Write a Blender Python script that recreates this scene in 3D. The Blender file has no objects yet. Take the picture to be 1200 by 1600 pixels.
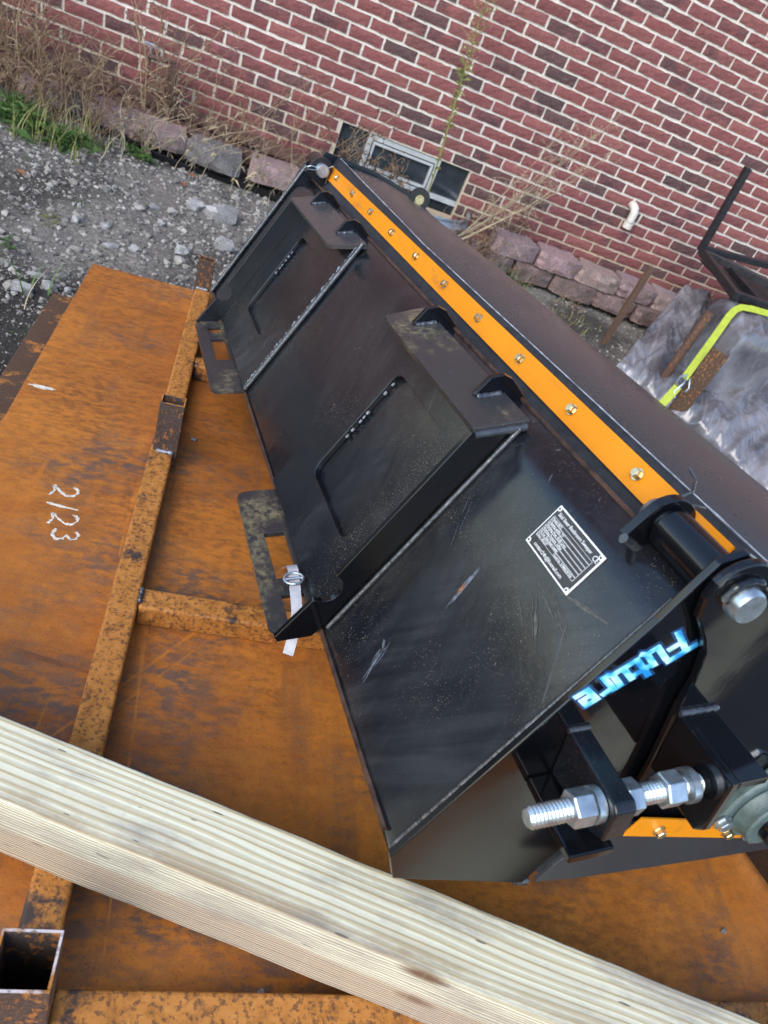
import bpy, bmesh, math, random
from mathutils import Matrix, Vector, noise
random.seed(7)
sc = bpy.context.scene
COL = sc.collection
R = math.radians

# ------------------------------------------------------------------ camera, sky, sun, exposure
CAMPOS = Vector((-0.8473, -4.7077, 1.0548))
RIGHT = Vector((0.93076, -0.08155, 0.35643)); UP = Vector((-0.21420, 0.66840, 0.71229)); BACK = Vector((-0.29633, -0.73932, 0.60465))
cd = bpy.data.cameras.new('camera'); cam = bpy.data.objects.new('camera', cd); COL.objects.link(cam)
cam.matrix_world = Matrix(((RIGHT.x, UP.x, BACK.x, CAMPOS.x), (RIGHT.y, UP.y, BACK.y, CAMPOS.y), (RIGHT.z, UP.z, BACK.z, CAMPOS.z), (0, 0, 0, 1)))
cd.sensor_fit = 'VERTICAL'; cd.sensor_height = 36.0; cd.sensor_width = 27.0
cd.lens = 36.0 * 1150.0 / 1600.0
cd.clip_start = 0.02; cd.clip_end = 400
cd.dof.use_dof = True; cd.dof.focus_distance = 1.25; cd.dof.aperture_fstop = 8.0
sc.camera = cam
SUN_EL, SUN_AZ = R(42), R(-140)      # azimuth of the sun measured from +Y towards +X
w = bpy.data.worlds.new("World"); sc.world = w; w.use_nodes = True
wn = w.node_tree.nodes; wl = w.node_tree.links
sky = wn.new('ShaderNodeTexSky'); sky.sky_type = 'NISHITA'; sky.sun_disc = False
sky.sun_elevation = SUN_EL; sky.sun_rotation = SUN_AZ; sky.air_density = 1.0; sky.dust_density = 1.0; sky.ozone_density = 1.0
wl.new(sky.outputs[0], wn['Background'].inputs[0]); wn['Background'].inputs[1].default_value = 0.15
sd = bpy.data.lights.new('sun', 'SUN'); sd.energy = 0.75; sd.angle = R(40); sd.color = (1.0, 0.94, 0.85)
so = bpy.data.objects.new('sun', sd); COL.objects.link(so)
sdir = Vector((math.sin(SUN_AZ) * math.cos(SUN_EL), math.cos(SUN_AZ) * math.cos(SUN_EL), math.sin(SUN_EL)))
so.rotation_euler = sdir.to_track_quat('Z', 'Y').to_euler()
sc.view_settings.view_transform = 'Standard'; sc.view_settings.look = 'None'
sc.view_settings.gamma = 1.0; sc.view_settings.use_curve_mapping = False
sc.view_settings.exposure = 1.4
sc.render.resolution_x = 768; sc.render.resolution_y = 1024

# ------------------------------------------------------------------ material helpers
def srgb(r, g, b):
    f = lambda c: (c / 12.92 if c <= 0.04045 else ((c + 0.055) / 1.055) ** 2.4)
    return (f(r / 255), f(g / 255), f(b / 255), 1)
class N:
    def __init__(s, name):
        s.m = bpy.data.materials.new(name); s.m.use_nodes = True
        s.t = s.m.node_tree; s.n = s.t.nodes; s.l = s.t.links; s.b = s.n['Principled BSDF']
        s.tc = s.n.new('ShaderNodeTexCoord')
    def set(s, **k):
        for kk, v in k.items():
            s.inp(s.b.inputs[kk.replace('_', ' ')], v)
    def inp(s, sock, v):
        if hasattr(v, 'links') or isinstance(v, bpy.types.NodeSocket): s.l.new(v, sock)
        else:
            if isinstance(v, tuple) and len(v) == 3 and sock.type == 'RGBA': v = v + (1,)
            sock.default_value = v
    def coord(s, scale=(1, 1, 1), kind='Object', rot=(0, 0, 0)):
        mp = s.n.new('ShaderNodeMapping'); s.l.new(s.tc.outputs[kind], mp.inputs[0]); mp.inputs['Scale'].default_value = scale
        if any(rot):
            m0 = s.n.new('ShaderNodeMapping'); s.l.new(s.tc.outputs[kind], m0.inputs[0]); m0.inputs['Rotation'].default_value = rot
            s.l.new(m0.outputs[0], mp.inputs[0])
        return mp.outputs[0]
    def noise(s, scale, vec=None, detail=4, rough=.55, dist=0):
        t = s.n.new('ShaderNodeTexNoise'); t.inputs['Scale'].default_value = scale; t.inputs['Detail'].default_value = detail
        t.inputs['Roughness'].default_value = rough; t.inputs['Distortion'].default_value = dist
        s.l.new(vec if vec is not None else s.tc.outputs['Object'], t.inputs['Vector']); return t.outputs['Fac']
    def voro(s, scale, vec=None, feature='F1', out='Distance'):
        t = s.n.new('ShaderNodeTexVoronoi'); t.feature = feature; t.inputs['Scale'].default_value = scale
        s.l.new(vec if vec is not None else s.tc.outputs['Object'], t.inputs['Vector']); return t.outputs[out]
    def ramp(s, f, stops, interp='LINEAR'):
        r = s.n.new('ShaderNodeValToRGB'); s.l.new(f, r.inputs[0]); cr = r.color_ramp; cr.interpolation = interp
        while len(cr.elements) < len(stops): cr.elements.new(.5)
        for e, (p, c) in zip(cr.elements, stops):
            e.position = p
            e.color = (c, c, c, 1) if isinstance(c, (int, float)) else (c if len(c) == 4 else c + (1,))
        return r.outputs[0]
    def mix(s, f, a, b, mode='MIX'):
        x = s.n.new('ShaderNodeMix'); x.data_type = 'RGBA'; x.blend_type = mode
        s.inp(x.inputs[0], f); s.inp(x.inputs[6], a); s.inp(x.inputs[7], b); return x.outputs[2]
    def math(s, op, a, b=0.0, clamp=False):
        x = s.n.new('ShaderNodeMath'); x.operation = op; x.use_clamp = clamp
        s.inp(x.inputs[0], a); s.inp(x.inputs[1], b); return x.outputs[0]
    def bump(s, h, strength=.3, dist=.002, prev=None):
        b = s.n.new('ShaderNodeBump'); b.inputs['Strength'].default_value = strength; b.inputs['Distance'].default_value = dist
        s.l.new(h, b.inputs['Height'])
        if prev is not None: s.l.new(prev, b.inputs['Normal'])
        s.l.new(b.outputs[0], s.b.inputs['Normal']); return b.outputs[0]

def m_black(name, rough=.26, dust=.5, base=(.0048, .0064, .0098), streak=(14, 40, 3), peel=.08, smear=0.0, spec=.55, wipe=0.0, matte=None):
    k = N(name)
    big = k.noise(2.2, detail=5, rough=.6); med = k.noise(5.5, k.coord((1, 1, .6), rot=(0, R(25), 0)), detail=4)
    st = k.noise(6, k.coord(streak, rot=(0, R(22), 0)), detail=3)
    mask = k.noise(6, detail=3)
    th = k.math('MULTIPLY', k.ramp(mask, [(.36, 0.03), (.75, .26)]), dust)
    sp = k.math('LESS_THAN', k.voro(330), th)
    sp2 = k.math('LESS_THAN', k.voro(120, k.coord((1, 1, .3), rot=(0, R(32), 0))), k.math('MULTIPLY', th, .42))
    spm = k.math('MULTIPLY', k.math('MAXIMUM', sp, sp2), .42)
    haze = k.math('MULTIPLY', k.ramp(k.math('MULTIPLY', big, st), [(.22, 0), (.50, 1)]), .03 * dust)
    c = k.mix(haze, base, (.20, .20, .205))
    c = k.mix(k.math('MULTIPLY', k.ramp(med, [(.55, 0), (.72, 1)]), .035 * min(1, dust)), c, (.30, .29, .26))
    c = k.mix(spm, c, (.40, .34, .22))
    scr = k.noise(8, k.coord((9, 9, .35), rot=(0, R(38), 0)), detail=1)
    scm = k.math('MULTIPLY', k.ramp(scr, [(.765, 0), (.772, 1), (.782, 1), (.79, 0)]), .22 * min(1, dust))
    c = k.mix(scm, c, (.24, .25, .27))
    if smear:
        sm = k.math('MULTIPLY', k.ramp(k.noise(8, k.coord((.6, 1, 1.5)), detail=5, rough=.7), [(.52, 0), (.66, 1)]), k.ramp(k.noise(80, detail=4, rough=.7), [(.40, 0), (.58, smear)]))
        c = k.mix(sm, c, (.36, .30, .15))
    if wipe:
        wm = k.math('MULTIPLY', k.ramp(k.noise(3.2, k.coord((1, 1, .8), rot=(0, R(-30), 0)), detail=4, rough=.55, dist=.9), [(.50, 0), (.66, 1)]), k.ramp(k.noise(1.0, k.coord((60, 60, 4), rot=(0, R(-34), 0)), detail=3), [(.30, .25), (.62, 1)]))
        c = k.mix(k.math('MULTIPLY', wm, wipe), c, (.135, .145, .155))
        wm2 = k.math('MULTIPLY', k.ramp(k.noise(2.4, k.coord((1.2, 1, 1), rot=(0, R(40), 0)), detail=3, dist=.5), [(.56, 0), (.70, 1)]), k.ramp(k.noise(60, detail=4, rough=.7), [(.35, .2), (.65, 1)]))
        c = k.mix(k.math('MULTIPLY', wm2, wipe * .8), c, (.11, .09, .06))
    r = k.math('ADD', k.ramp(big, [(.3, rough * .75), (.7, rough * 1.3)]), k.math('MULTIPLY', k.ramp(st, [(.4, 0), (.75, .07)]), dust))
    r = k.math('ADD', r, k.math('MULTIPLY', spm, .5), True)
    if matte:
        sz = k.n.new('ShaderNodeSeparateXYZ'); k.l.new(k.tc.outputs['Object'], sz.inputs[0])
        lowm = k.ramp(k.math('ADD', sz.outputs[2], k.math('MULTIPLY', k.math('SUBTRACT', mask, .5), .12)), [(matte - .03, 1), (matte + .05, 0)])
        r = k.math('ADD', r, k.math('MULTIPLY', lowm, .22), True); c = k.mix(k.math('MULTIPLY', lowm, .4), c, (.009, .008, .0075))
    k.set(Base_Color=c, Roughness=r, Specular_IOR_Level=spec)
    b = k.bump(k.noise(110, detail=2), peel, .0012)
    k.bump(k.noise(7, detail=2), .10, .012, b)
    return k.m
def m_simple(name, col, rough=.5, metal=0, nscale=30, var=.25, bump=.15, bd=.002, spec=.5):
    k = N(name)
    n1 = k.noise(nscale, detail=5)
    dark = tuple(c * (1 - var) for c in col[:3]); lite = tuple(min(1, c * (1 + var)) for c in col[:3])
    k.set(Base_Color=k.ramp(n1, [(.3, dark), (.7, lite)]), Roughness=k.ramp(n1, [(.3, rough * .85), (.7, min(1, rough * 1.2))]), Metallic=metal, Specular_IOR_Level=spec)
    if bump: k.bump(k.noise(nscale * 2.5, detail=4), bump, bd)
    return k.m
def m_rust_plate():
    k = N('rusted_plate_steel')
    fine = k.noise(75, k.coord((.5, 1, 1)), detail=6, rough=.72)
    lines = k.noise(40, k.coord((.16, 1, 1)), detail=4, rough=.6)
    big = k.math('ADD', k.math('MULTIPLY', k.noise(1.5, detail=3, rough=.5), .68), k.math('MULTIPLY', k.noise(17, k.coord((.6, 1, 1)), detail=6, rough=.7), .32))
    grit = k.noise(260, detail=3, rough=.7)
    pits = k.noise(52, k.coord((.45, 1, 1)), detail=5, rough=.7)
    base = k.ramp(big, [(.33, (.22, .070, .013)), (.46, (.38, .124, .019)), (.56, (.49, .170, .024)), (.68, (.60, .235, .038))])
    calm = k.ramp(k.noise(1.1, detail=3), [(.42, .10), (.66, .68)])
    c = k.mix(k.math('MULTIPLY', k.ramp(fine, [(.40, 1), (.56, 0)]), calm), base, (.085, .038, .016))
    c = k.mix(k.math('MULTIPLY', k.ramp(lines, [(.52, 0), (.66, 1)]), .35), c, (.43, .165, .03))
    scale = k.math('MULTIPLY', k.ramp(k.noise(3.4, k.coord((1, 1.2, 1)), detail=3), [(.50, 0), (.66, 1)]), k.ramp(pits, [(.42, 0), (.56, .8)]))
    c = k.mix(scale, c, (.075, .068, .06))
    c = k.mix(k.math('MULTIPLY', k.ramp(grit, [(.54, 0), (.72, 1)]), .5), c, (.05, .022, .01))
    # long drag scratches
    scr = k.noise(16, k.coord((1, .028, 1), rot=(0, 0, R(4))), detail=2)
    c = k.mix(k.math('MULTIPLY', k.ramp(scr, [(.655, 0), (.67, 1), (.69, 1), (.70, 0)]), k.ramp(k.noise(2.0), [(.45, 0), (.6, .6)])), c, (.46, .15, .02))
    for sc_, rt_, lo_, cc_ in ((11, 86, .70, (.52, .19, .03)), (9, -52, .725, (.50, .17, .02)), (13, 12, .70, (.12, .05, .02))):
        q = k.noise(1.0, k.coord((sc_ * .03, sc_, 1), rot=(0, 0, R(rt_))), detail=1)
        c = k.mix(k.math('MULTIPLY', k.ramp(q, [(lo_, 0), (lo_ + .008, 1), (lo_ + .018, 1), (lo_ + .026, 0)]), k.ramp(k.noise(30, detail=3), [(.4, .1), (.6, .7)])), c, cc_)
    run = k.noise(1.0, k.coord((11, 1.6, 1)), detail=4, rough=.65); c = k.mix(k.math('MULTIPLY', k.ramp(run, [(.56, 0), (.68, 1)]), k.ramp(fine, [(.38, 0), (.58, .55)])), c, (.075, .06, .045))
    k.set(Base_Color=c, Roughness=k.ramp(fine, [(.3, .75), (.7, .55)]), Specular_IOR_Level=.3)
    b = k.bump(k.math('ADD', fine, grit), .35, .0012)
    return k.m
def m_rust_tube(name, orange=.55, dark=(.05, .036, .03)):
    k = N(name)
    n1 = k.noise(9, detail=6, rough=.7); n2 = k.noise(55, detail=5, rough=.7); n3 = k.noise(160, detail=3)
    c = k.ramp(n2, [(.25, (.17, .062, .012)), (.5, (.42, .165, .03)), (.75, (.50, .215, .05))])
    c = k.mix(k.ramp(n1, [(orange - .04, 0), (orange + .03, 1)]), c, dark)
    c = k.mix(k.math('MULTIPLY', k.ramp(n3, [(.52, 0), (.62, 1)]), .7), c, (.06, .03, .02))
    k.set(Base_Color=c, Roughness=k.ramp(n1, [(.4, .8), (.6, .5)]), Specular_IOR_Level=.35)
    k.bump(k.math('ADD', n2, k.math('MULTIPLY', n3, .5)), .5, .0015)
    return k.m
def m_post(name, base=(.045, .032, .027), spk=(.30, .12, .03)):
    k = N(name); a = k.noise(6, detail=4); b_ = k.noise(95, k.coord((1, 1, .6)), detail=4, rough=.7); f = k.noise(220, detail=3)
    c = k.mix(k.ramp(f, [(.4, 0), (.65, 1)]), base, tuple(x * 1.8 for x in base))
    m_ = k.math('ADD', b_, k.math('MULTIPLY', k.math('SUBTRACT', a, .5), .25))
    c = k.mix(k.ramp(m_, [(.56, 0), (.62, 1)]), c, spk)
    k.set(Base_Color=c, Roughness=.6, Specular_IOR_Level=.35); k.bump(b_, .4, .0015); return k.m
def m_wood():
    k = N('sawn_timber')
    sep = k.n.new('ShaderNodeSeparateXYZ'); k.l.new(k.tc.outputs['Object'], sep.inputs[0]); Y, Z = sep.outputs[1], sep.outputs[2]
    geo = k.n.new('ShaderNodeNewGeometry'); tex = k.n.new('ShaderNodeVectorTransform'); tex.vector_type = 'NORMAL'; tex.convert_from = 'WORLD'; tex.convert_to = 'OBJECT'
    k.l.new(geo.outputs['Normal'], tex.inputs[0]); sn = k.n.new('ShaderNodeSeparateXYZ'); k.l.new(tex.outputs[0], sn.inputs[0])
    top = k.ramp(k.math('ABSOLUTE', sn.outputs[2]), [(.55, 0), (.85, 1)]); side = k.math('SUBTRACT', 1.0, top)
    wob = k.math('MULTIPLY', k.math('SUBTRACT', k.noise(1.1, k.coord((1, 2, 2)), detail=2), .5), .022)
    # uneven ring spacing: warp the cross coordinate before the sine
    wy = k.noise(22, k.coord((.10, 1, .2)), detail=2)
    y = k.math('ADD', k.math('ADD', Y, wob), k.math('MULTIPLY', wy, .016))
    rt = k.math('SINE', k.math('MULTIPLY', y, 640)); rt2 = k.math('SINE', k.math('MULTIPLY', y, 1490))
    wz = k.noise(26, k.coord((.07, .2, 1)), detail=2)
    z = k.math('ADD', k.math('ADD', Z, k.math('MULTIPLY', wob, .8)), k.math('MULTIPLY', wz, .020))
    rs = k.math('SINE', k.math('MULTIPLY', z, 1150))
    ft = k.math('ADD', k.math('MULTIPLY', k.math('ADD', rt, 1.0), .38), k.math('MULTIPLY', k.math('ADD', rt2, 1.0), .12))
    fs = k.math('MULTIPLY', k.math('ADD', rs, 1.0), .5)
    f = k.math('ADD', k.math('MULTIPLY', ft, top), k.math('MULTIPLY', fs, side))
    fibre = k.noise(30, k.coord((.03, 4, 4)), detail=5, rough=.65)
    pale = k.ramp(f, [(.10, (.70, .68, .52)), (.50, (.66, .62, .43)), (.80, (.53, .46, .28)), (.98, (.42, .34, .19))])
    tight = k.ramp(f, [(.10, (.67, .66, .52)), (.45, (.58, .56, .43)), (.75, (.37, .345, .24)), (1.0, (.29, .265, .18))])
    c = k.mix(side, pale, tight)
    c = k.mix(k.math('MULTIPLY', k.ramp(fibre, [(.40, 1), (.58, 0)]), .22), c, (.46, .40, .28))
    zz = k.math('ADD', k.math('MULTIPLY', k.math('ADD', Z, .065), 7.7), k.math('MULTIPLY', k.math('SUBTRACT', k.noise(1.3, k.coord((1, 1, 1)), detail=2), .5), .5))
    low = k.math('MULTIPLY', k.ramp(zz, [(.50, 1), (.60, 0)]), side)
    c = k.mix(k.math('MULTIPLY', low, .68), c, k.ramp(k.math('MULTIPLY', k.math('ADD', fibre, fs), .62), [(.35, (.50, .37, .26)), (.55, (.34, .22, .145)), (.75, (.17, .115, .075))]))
    arr = k.math('MULTIPLY', k.ramp(k.math('ADD', k.math('ADD', Y, .05), k.math('MULTIPLY', wob, .4)), [(.004, 1), (.022, .55), (.036, 0)]), top)
    c = k.mix(k.math('MULTIPLY', arr, k.ramp(k.noise(4.5, k.coord((.6, 2, 2)), detail=6, rough=.7), [(.44, 0), (.56, .9)])), c, (.33, .24, .14))
    grime = k.math('MULTIPLY', k.ramp(k.noise(9, k.coord((.4, 1.6, 1.6)), detail=6, rough=.7), [(.51, 0), (.66, 1)]), .65)
    c = k.mix(grime, c, (.25, .22, .19))
    knot = k.voro(4.6, k.coord((.8, 2.2, 2.2)))
    c = k.mix(k.ramp(knot, [(.05, 1), (.085, .75), (.15, 0)]), c, (.14, .085, .05))
    fl = k.voro(30, k.coord((.35, 2.2, 2.2)))
    saw = k.noise(1.0, k.coord((90, 3, 3)), detail=2); c = k.mix(k.math('MULTIPLY', k.ramp(saw, [(.62, 0), (.72, 1)]), .22), c, (.50, .44, .32))
    c = k.mix(k.math('MULTIPLY', k.math('LESS_THAN', fl, .10), .75), c, (.09, .075, .065))
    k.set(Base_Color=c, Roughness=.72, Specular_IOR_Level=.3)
    b = k.bump(f, .30, .0012); k.bump(fibre, .3, .0008, b)
    return k.m
def m_brick(name, attr):
    k = N(name)
    if attr:
        a = k.n.new('ShaderNodeAttribute'); a.attribute_name = 'tint'; col = a.outputs['Color']; alpha = a.outputs['Alpha']
        off = k.tc.outputs['Object']
    else:
        oi = k.n.new('ShaderNodeObjectInfo'); col = oi.outputs['Color']; alpha = oi.outputs['Alpha']
        vm = k.n.new('ShaderNodeVectorMath'); vm.operation = 'ADD'; k.l.new(k.tc.outputs['Object'], vm.inputs[0]); k.l.new(oi.outputs['Location'], vm.inputs[1]); off = vm.outputs[0]
    n0 = k.noise(6, off, detail=5, rough=.65); n1 = k.noise(11, off, detail=4); n2 = k.noise(120, off, detail=5, rough=.7); n3 = k.noise(420, off, detail=2)
    flash = k.math('MULTIPLY', k.ramp(n0, [(.40, 0), (.62, .85)]), alpha)
    c = k.mix(flash, col, (.070, .042, .044))
    c = k.mix(k.math('MULTIPLY', k.ramp(n2, [(.36, 1), (.54, 0)]), .5), c, (.07, .03, .03))
    c = k.mix(k.math('MULTIPLY', k.ramp(k.noise(26, off, detail=4, rough=.7), [(.52, 0), (.70, 1)]), .45), c, (.30, .115, .10))
    c = k.mix(k.math('MULTIPLY', k.ramp(n3, [(.58, 0), (.70, 1)]), .5), c, (.42, .30, .27))
    k.set(Base_Color=c, Roughness=.88, Specular_IOR_Level=.25)
    k.bump(k.math('ADD', n2, k.math('MULTIPLY', n1, .6)), .7, .004)
    return k.m
def m_mortar():
    k = N('cream_mortar')
    n1 = k.noise(1.7, detail=4); n2 = k.noise(90, detail=5, rough=.7)
    sep = k.n.new('ShaderNodeSeparateXYZ'); k.l.new(k.tc.outputs['Object'], sep.inputs[0])
    lowm = k.ramp(k.math('ADD', sep.outputs[2], k.math('MULTIPLY', n1, .5)), [(.0, 1), (.38, 0)])
    c = k.mix(lowm, (.74, .69, .60), (.54, .43, .28))
    c = k.mix(k.math('MULTIPLY', k.ramp(n2, [(.35, 1), (.6, 0)]), .5), c, (.42, .36, .29))
    c = k.mix(k.ramp(k.noise(5, detail=5, rough=.7), [(.58, 0), (.74, .5)]), c, (.36, .30, .24))
    k.set(Base_Color=c, Roughness=.95, Specular_IOR_Level=.2)
    k.bump(n2, .8, .004)
    return k.m
def m_ground():
    k = N('gravelly_soil')
    a = k.noise(1.6, detail=5, rough=.6); b_ = k.noise(60, detail=6, rough=.75); v = k.voro(85); v2 = k.voro(34)
    c = k.ramp(b_, [(.28, (.085, .075, .063)), (.50, (.19, .174, .150)), (.72, (.34, .315, .28))])
    c = k.mix(k.ramp(a, [(.47, 0), (.60, 1)]), c, k.ramp(b_, [(.3, (.028, .024, .021)), (.75, (.125, .112, .098))]))
    c = k.mix(k.math('MULTIPLY', k.ramp(v, [(.10, 1), (.30, 0)]), .55), c, (.34, .33, .315))
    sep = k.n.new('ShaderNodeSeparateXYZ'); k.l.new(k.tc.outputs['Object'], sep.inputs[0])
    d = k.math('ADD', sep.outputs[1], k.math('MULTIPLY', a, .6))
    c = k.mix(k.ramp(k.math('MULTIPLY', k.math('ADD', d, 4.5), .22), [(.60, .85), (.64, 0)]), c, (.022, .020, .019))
    moss = k.math('MULTIPLY', k.ramp(k.noise(7, detail=5, rough=.65), [(.60, 0), (.70, 1)]), .5)
    c = k.mix(moss, c, (.07, .10, .035))
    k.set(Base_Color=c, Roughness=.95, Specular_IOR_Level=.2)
    bb = k.bump(b_, .9, .012); k.bump(v2, .5, .01, bb)
    return k.m
def m_stone(name, lo, hi):
    k = N(name)
    n1 = k.noise(14, detail=6, rough=.7); n2 = k.noise(120, detail=4)
    geo = k.n.new('ShaderNodeNewGeometry')
    c = k.mix(geo.outputs['Random Per Island'], lo, hi)
    c = k.mix(k.ramp(n1, [(.4, 0), (.65, .5)]), c, tuple(x * .45 for x in lo))
    c = k.mix(k.math('MULTIPLY', k.ramp(n2, [(.55, 0), (.7, 1)]), .5), c, tuple(min(1, x * 1.5) for x in hi))
    k.set(Base_Color=c, Roughness=.9, Specular_IOR_Level=.25); k.bump(n1, .7, .01)
    return k.m
def m_block():
    k = N('split_face_block')
    n1 = k.noise(8, detail=6, rough=.65); n2 = k.noise(70, detail=5, rough=.7)
    oi = k.n.new('ShaderNodeObjectInfo')
    c = k.ramp(n2, [(.3, (.16, .115, .105)), (.55, (.33, .235, .215)), (.75, (.46, .37, .345))])
    c = k.mix(k.math('MULTIPLY', k.ramp(n1, [(.45, 0), (.62, 1)]), .55), c, (.16, .15, .145))
    c = k.mix(oi.outputs['Color'], c, c) if False else c
    c = k.mix(1.0, c, oi.outputs['Color'], 'MULTIPLY')
    k.set(Base_Color=c, Roughness=.93, Specular_IOR_Level=.2); k.bump(k.math('ADD', n2, n1), .8, .008)
    return k.m
def m_leaf(name, a, b, rough=.6, trans=.15):
    k = N(name); geo = k.n.new('ShaderNodeNewGeometry')
    c = k.mix(geo.outputs['Random Per Island'], a, b)
    c = k.mix(k.math('MULTIPLY', k.noise(25), .25), c, tuple(x * .5 for x in a))
    k.set(Base_Color=c, Roughness=rough, Specular_IOR_Level=.3)
    return k.m
def m_film():
    k = N('stretch_film')
    def streaks(sc_, ang, lo, hi): return k.ramp(k.noise(1.0, k.coord((sc_, sc_ * .035, sc_ * .10), rot=(0, 0, R(ang))), detail=3, rough=.55, dist=.12), [(lo, 0), (hi, 1)])
    st = k.noise(1.0, k.coord((9, 1.5, 3), rot=(0, 0, R(24))), detail=2, rough=.45, dist=.5); st2 = k.noise(1.0, k.coord((6, 1.2, 3), rot=(0, 0, R(58))), detail=2, rough=.45, dist=.6)
    folds = k.math('MAXIMUM', streaks(46, 24, .62, .66), k.math('MAXIMUM', k.math('MULTIPLY', streaks(60, 52, .64, .67), .8), k.math('MULTIPLY', streaks(38, 4, .66, .69), .7)))
    ridge = lambda n, w_: k.ramp(k.math('ABSOLUTE', k.math('SUBTRACT', n, .5)), [(0, 1), (w_, 0)])
    cr = k.math('MAXIMUM', ridge(st, .05), ridge(st2, .045))
    big = k.noise(2.4, detail=4, rough=.6, dist=.4)
    c = k.mix(k.ramp(k.math('ADD', k.math('MULTIPLY', big, .7), k.math('MULTIPLY', st2, .3)), [(.40, 0), (.60, 1)]), (.055, .053, .060), (.20, .195, .21))
    c = k.mix(k.math('MULTIPLY', folds, .13), c, (.50, .51, .55)); c = k.mix(k.math('MULTIPLY', cr, .05), c, (.50, .50, .54))
    k.set(Base_Color=c, Roughness=k.ramp(big, [(.35, .14), (.65, .32)]), Specular_IOR_Level=.8)
    b = k.bump(k.noise(1.0, k.coord((60, 9, 12), rot=(0, 0, R(26))), detail=3), .25, .006); k.bump(k.noise(30, detail=3), .10, .004, b)
    return k.m

BLACK = m_black('black_paint', .27, .55)
BLACK_FACE = m_black('black_paint_dusty', .17, .9, wipe=.2)
BLACK_GLOSS = m_black('black_paint_gloss', .075, .2, peel=.03, base=(.0034, .004, .0055), spec=.5)
BLACK_END = m_black('black_paint_end', .07, .16, peel=.02, base=(.0028, .0034, .0048), spec=.55, matte=.12)
BLACK_LIP = m_black('black_paint_lip', .32, 1.0, base=(.020, .021, .023), smear=.4)
HOODM = m_black('black_paint_hood', .24, .5, base=(.046, .045, .046), peel=.05)
BLACK_WORN = m_black('black_paint_worn', .30, 1.1, base=(.030, .030, .031), smear=.6)
WELD = m_simple('painted_weld', (.030, .033, .038), .16, 0, 40, .5, .5, .004, .9)
WELD_PALE = m_simple('bare_weld_spatter', (.26, .28, .31), .3, .3, 90, .5, .5, .003, .8)
RUBBER = m_simple('black_rubber', (.022, .024, .028), .62, 0, 60, .35, .3, .002, .35)
APRON = m_black('black_rubber_apron', .5, .35, base=(.022, .023, .027))
def m_orange():
    k = N('orange_paint'); d = k.noise(5, detail=5, rough=.65); g = k.noise(140, detail=3, rough=.7); e = k.noise(28, k.coord((.25, 1, 1)), detail=4)
    c = k.mix(k.ramp(d, [(.40, 0), (.68, .55)]), (.69, .245, .002), (.59, .19, .004))
    c = k.mix(k.math('MULTIPLY', k.ramp(e, [(.60, 0), (.72, .6)]), k.ramp(g, [(.4, .2), (.6, 1)])), c, (.20, .09, .03))
    c = k.mix(k.math('MULTIPLY', k.math('LESS_THAN', k.voro(210), .10), .8), c, (.10, .06, .03))
    k.set(Base_Color=c, Roughness=k.ramp(d, [(.35, .34), (.7, .55)]), Specular_IOR_Level=.28); k.bump(k.noise(30, detail=3), .08, .002); return k.m
ORANGE = m_orange()
ZINC = m_simple('zinc_plate', (.44, .50, .53), .33, .88, 70, .25, .2, .001)
GOLDZ = m_simple('yellow_zinc', (.62, .53, .32), .24, .92, 60, .3, .1, .001)
RUSTEDGE = m_simple('rust_brown_edge', (.05, .024, .014), .6, 0, 40, .85, .4, .002)
BEARING = m_simple('grey_green_casting', (.085, .125, .12), .42, 0, 60, .3, .4, .002)
PLATE = m_rust_plate(); TUBE = m_rust_tube('rusted_tube', .60); POST = m_post('dark_rusted_post')
DARKTUBE = m_simple('tube_inside', (.012, .012, .014), .7, 0, 20, .3, .1)
RAIL = m_simple('brown_rusted_rail', (.125, .068, .052), .7, 0, 30, .45, .4, .003)
WOOD = m_wood()
BRICK_O = m_brick('fired_brick', False); BRICK_A = m_brick('fired_brick_far', True); MORTAR = m_mortar()
GROUND = m_ground()
STONE = m_stone('grey_stone', (.20, .197, .19), (.38, .37, .355)); PEBBLE = m_stone('loose_gravel_stone', (.10, .093, .083), (.42, .395, .35))
BLOCK = m_block()
GREEN = m_leaf('green_leaf', (.055, .115, .03), (.13, .22, .06)); YGREEN = m_leaf('yellow_green_leaf', (.16, .17, .045), (.32, .30, .11))
DRY = m_leaf('dry_stalk', (.16, .095, .055), (.42, .31, .19)); DRYB = m_leaf('dry_brown_head', (.085, .05, .032), (.20, .13, .085)); STRAW = m_leaf('pale_straw', (.33, .27, .17), (.52, .44, .30))
DEADLEAF = m_leaf('dead_leaf', (.16, .065, .03), (.28, .13, .06))
WHITE = m_simple('white_vinyl', (.44, .46, .45), .35, 0, 14, .12, .05)
GLASS = m_simple('dark_glass', (.028, .036, .042), .05, 0, 6, .5, 0, .001, .9)
PVC = m_simple('pvc_pipe', (.62, .58, .50), .4, 0, 12, .1, .05)
STEELBLK = m_simple('black_steel_tube', (.013, .013, .015), .38, 0, 40, .4, .15)
GALV = m_simple('galvanised_sheet', (.35, .40, .46), .35, .6, 12, .25, .1)
FILM = m_film()
LIME = m_simple('lime_webbing', (.37, .44, .035), .6, 0, 50, .12, .3, .001)
PAINTMARK = m_simple('white_paint_mark', (.62, .58, .48), .8, 0, 160, .4, .3, .001)
BAND = m_simple('white_strapping', (.40, .40, .42), .4, 0, 90, .12, .3, .0006)
PLATEBLK = m_simple('plate_black', (.03, .03, .032), .3, 0, 60, .2, 0); PLATEWHT = m_simple('plate_white', (.75, .77, .76), .3, 0, 60, .05, 0)
STK_DARK = m_simple('sticker_navy', (.012, .05, .14), .3, 0, 20, .2, 0); 
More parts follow.
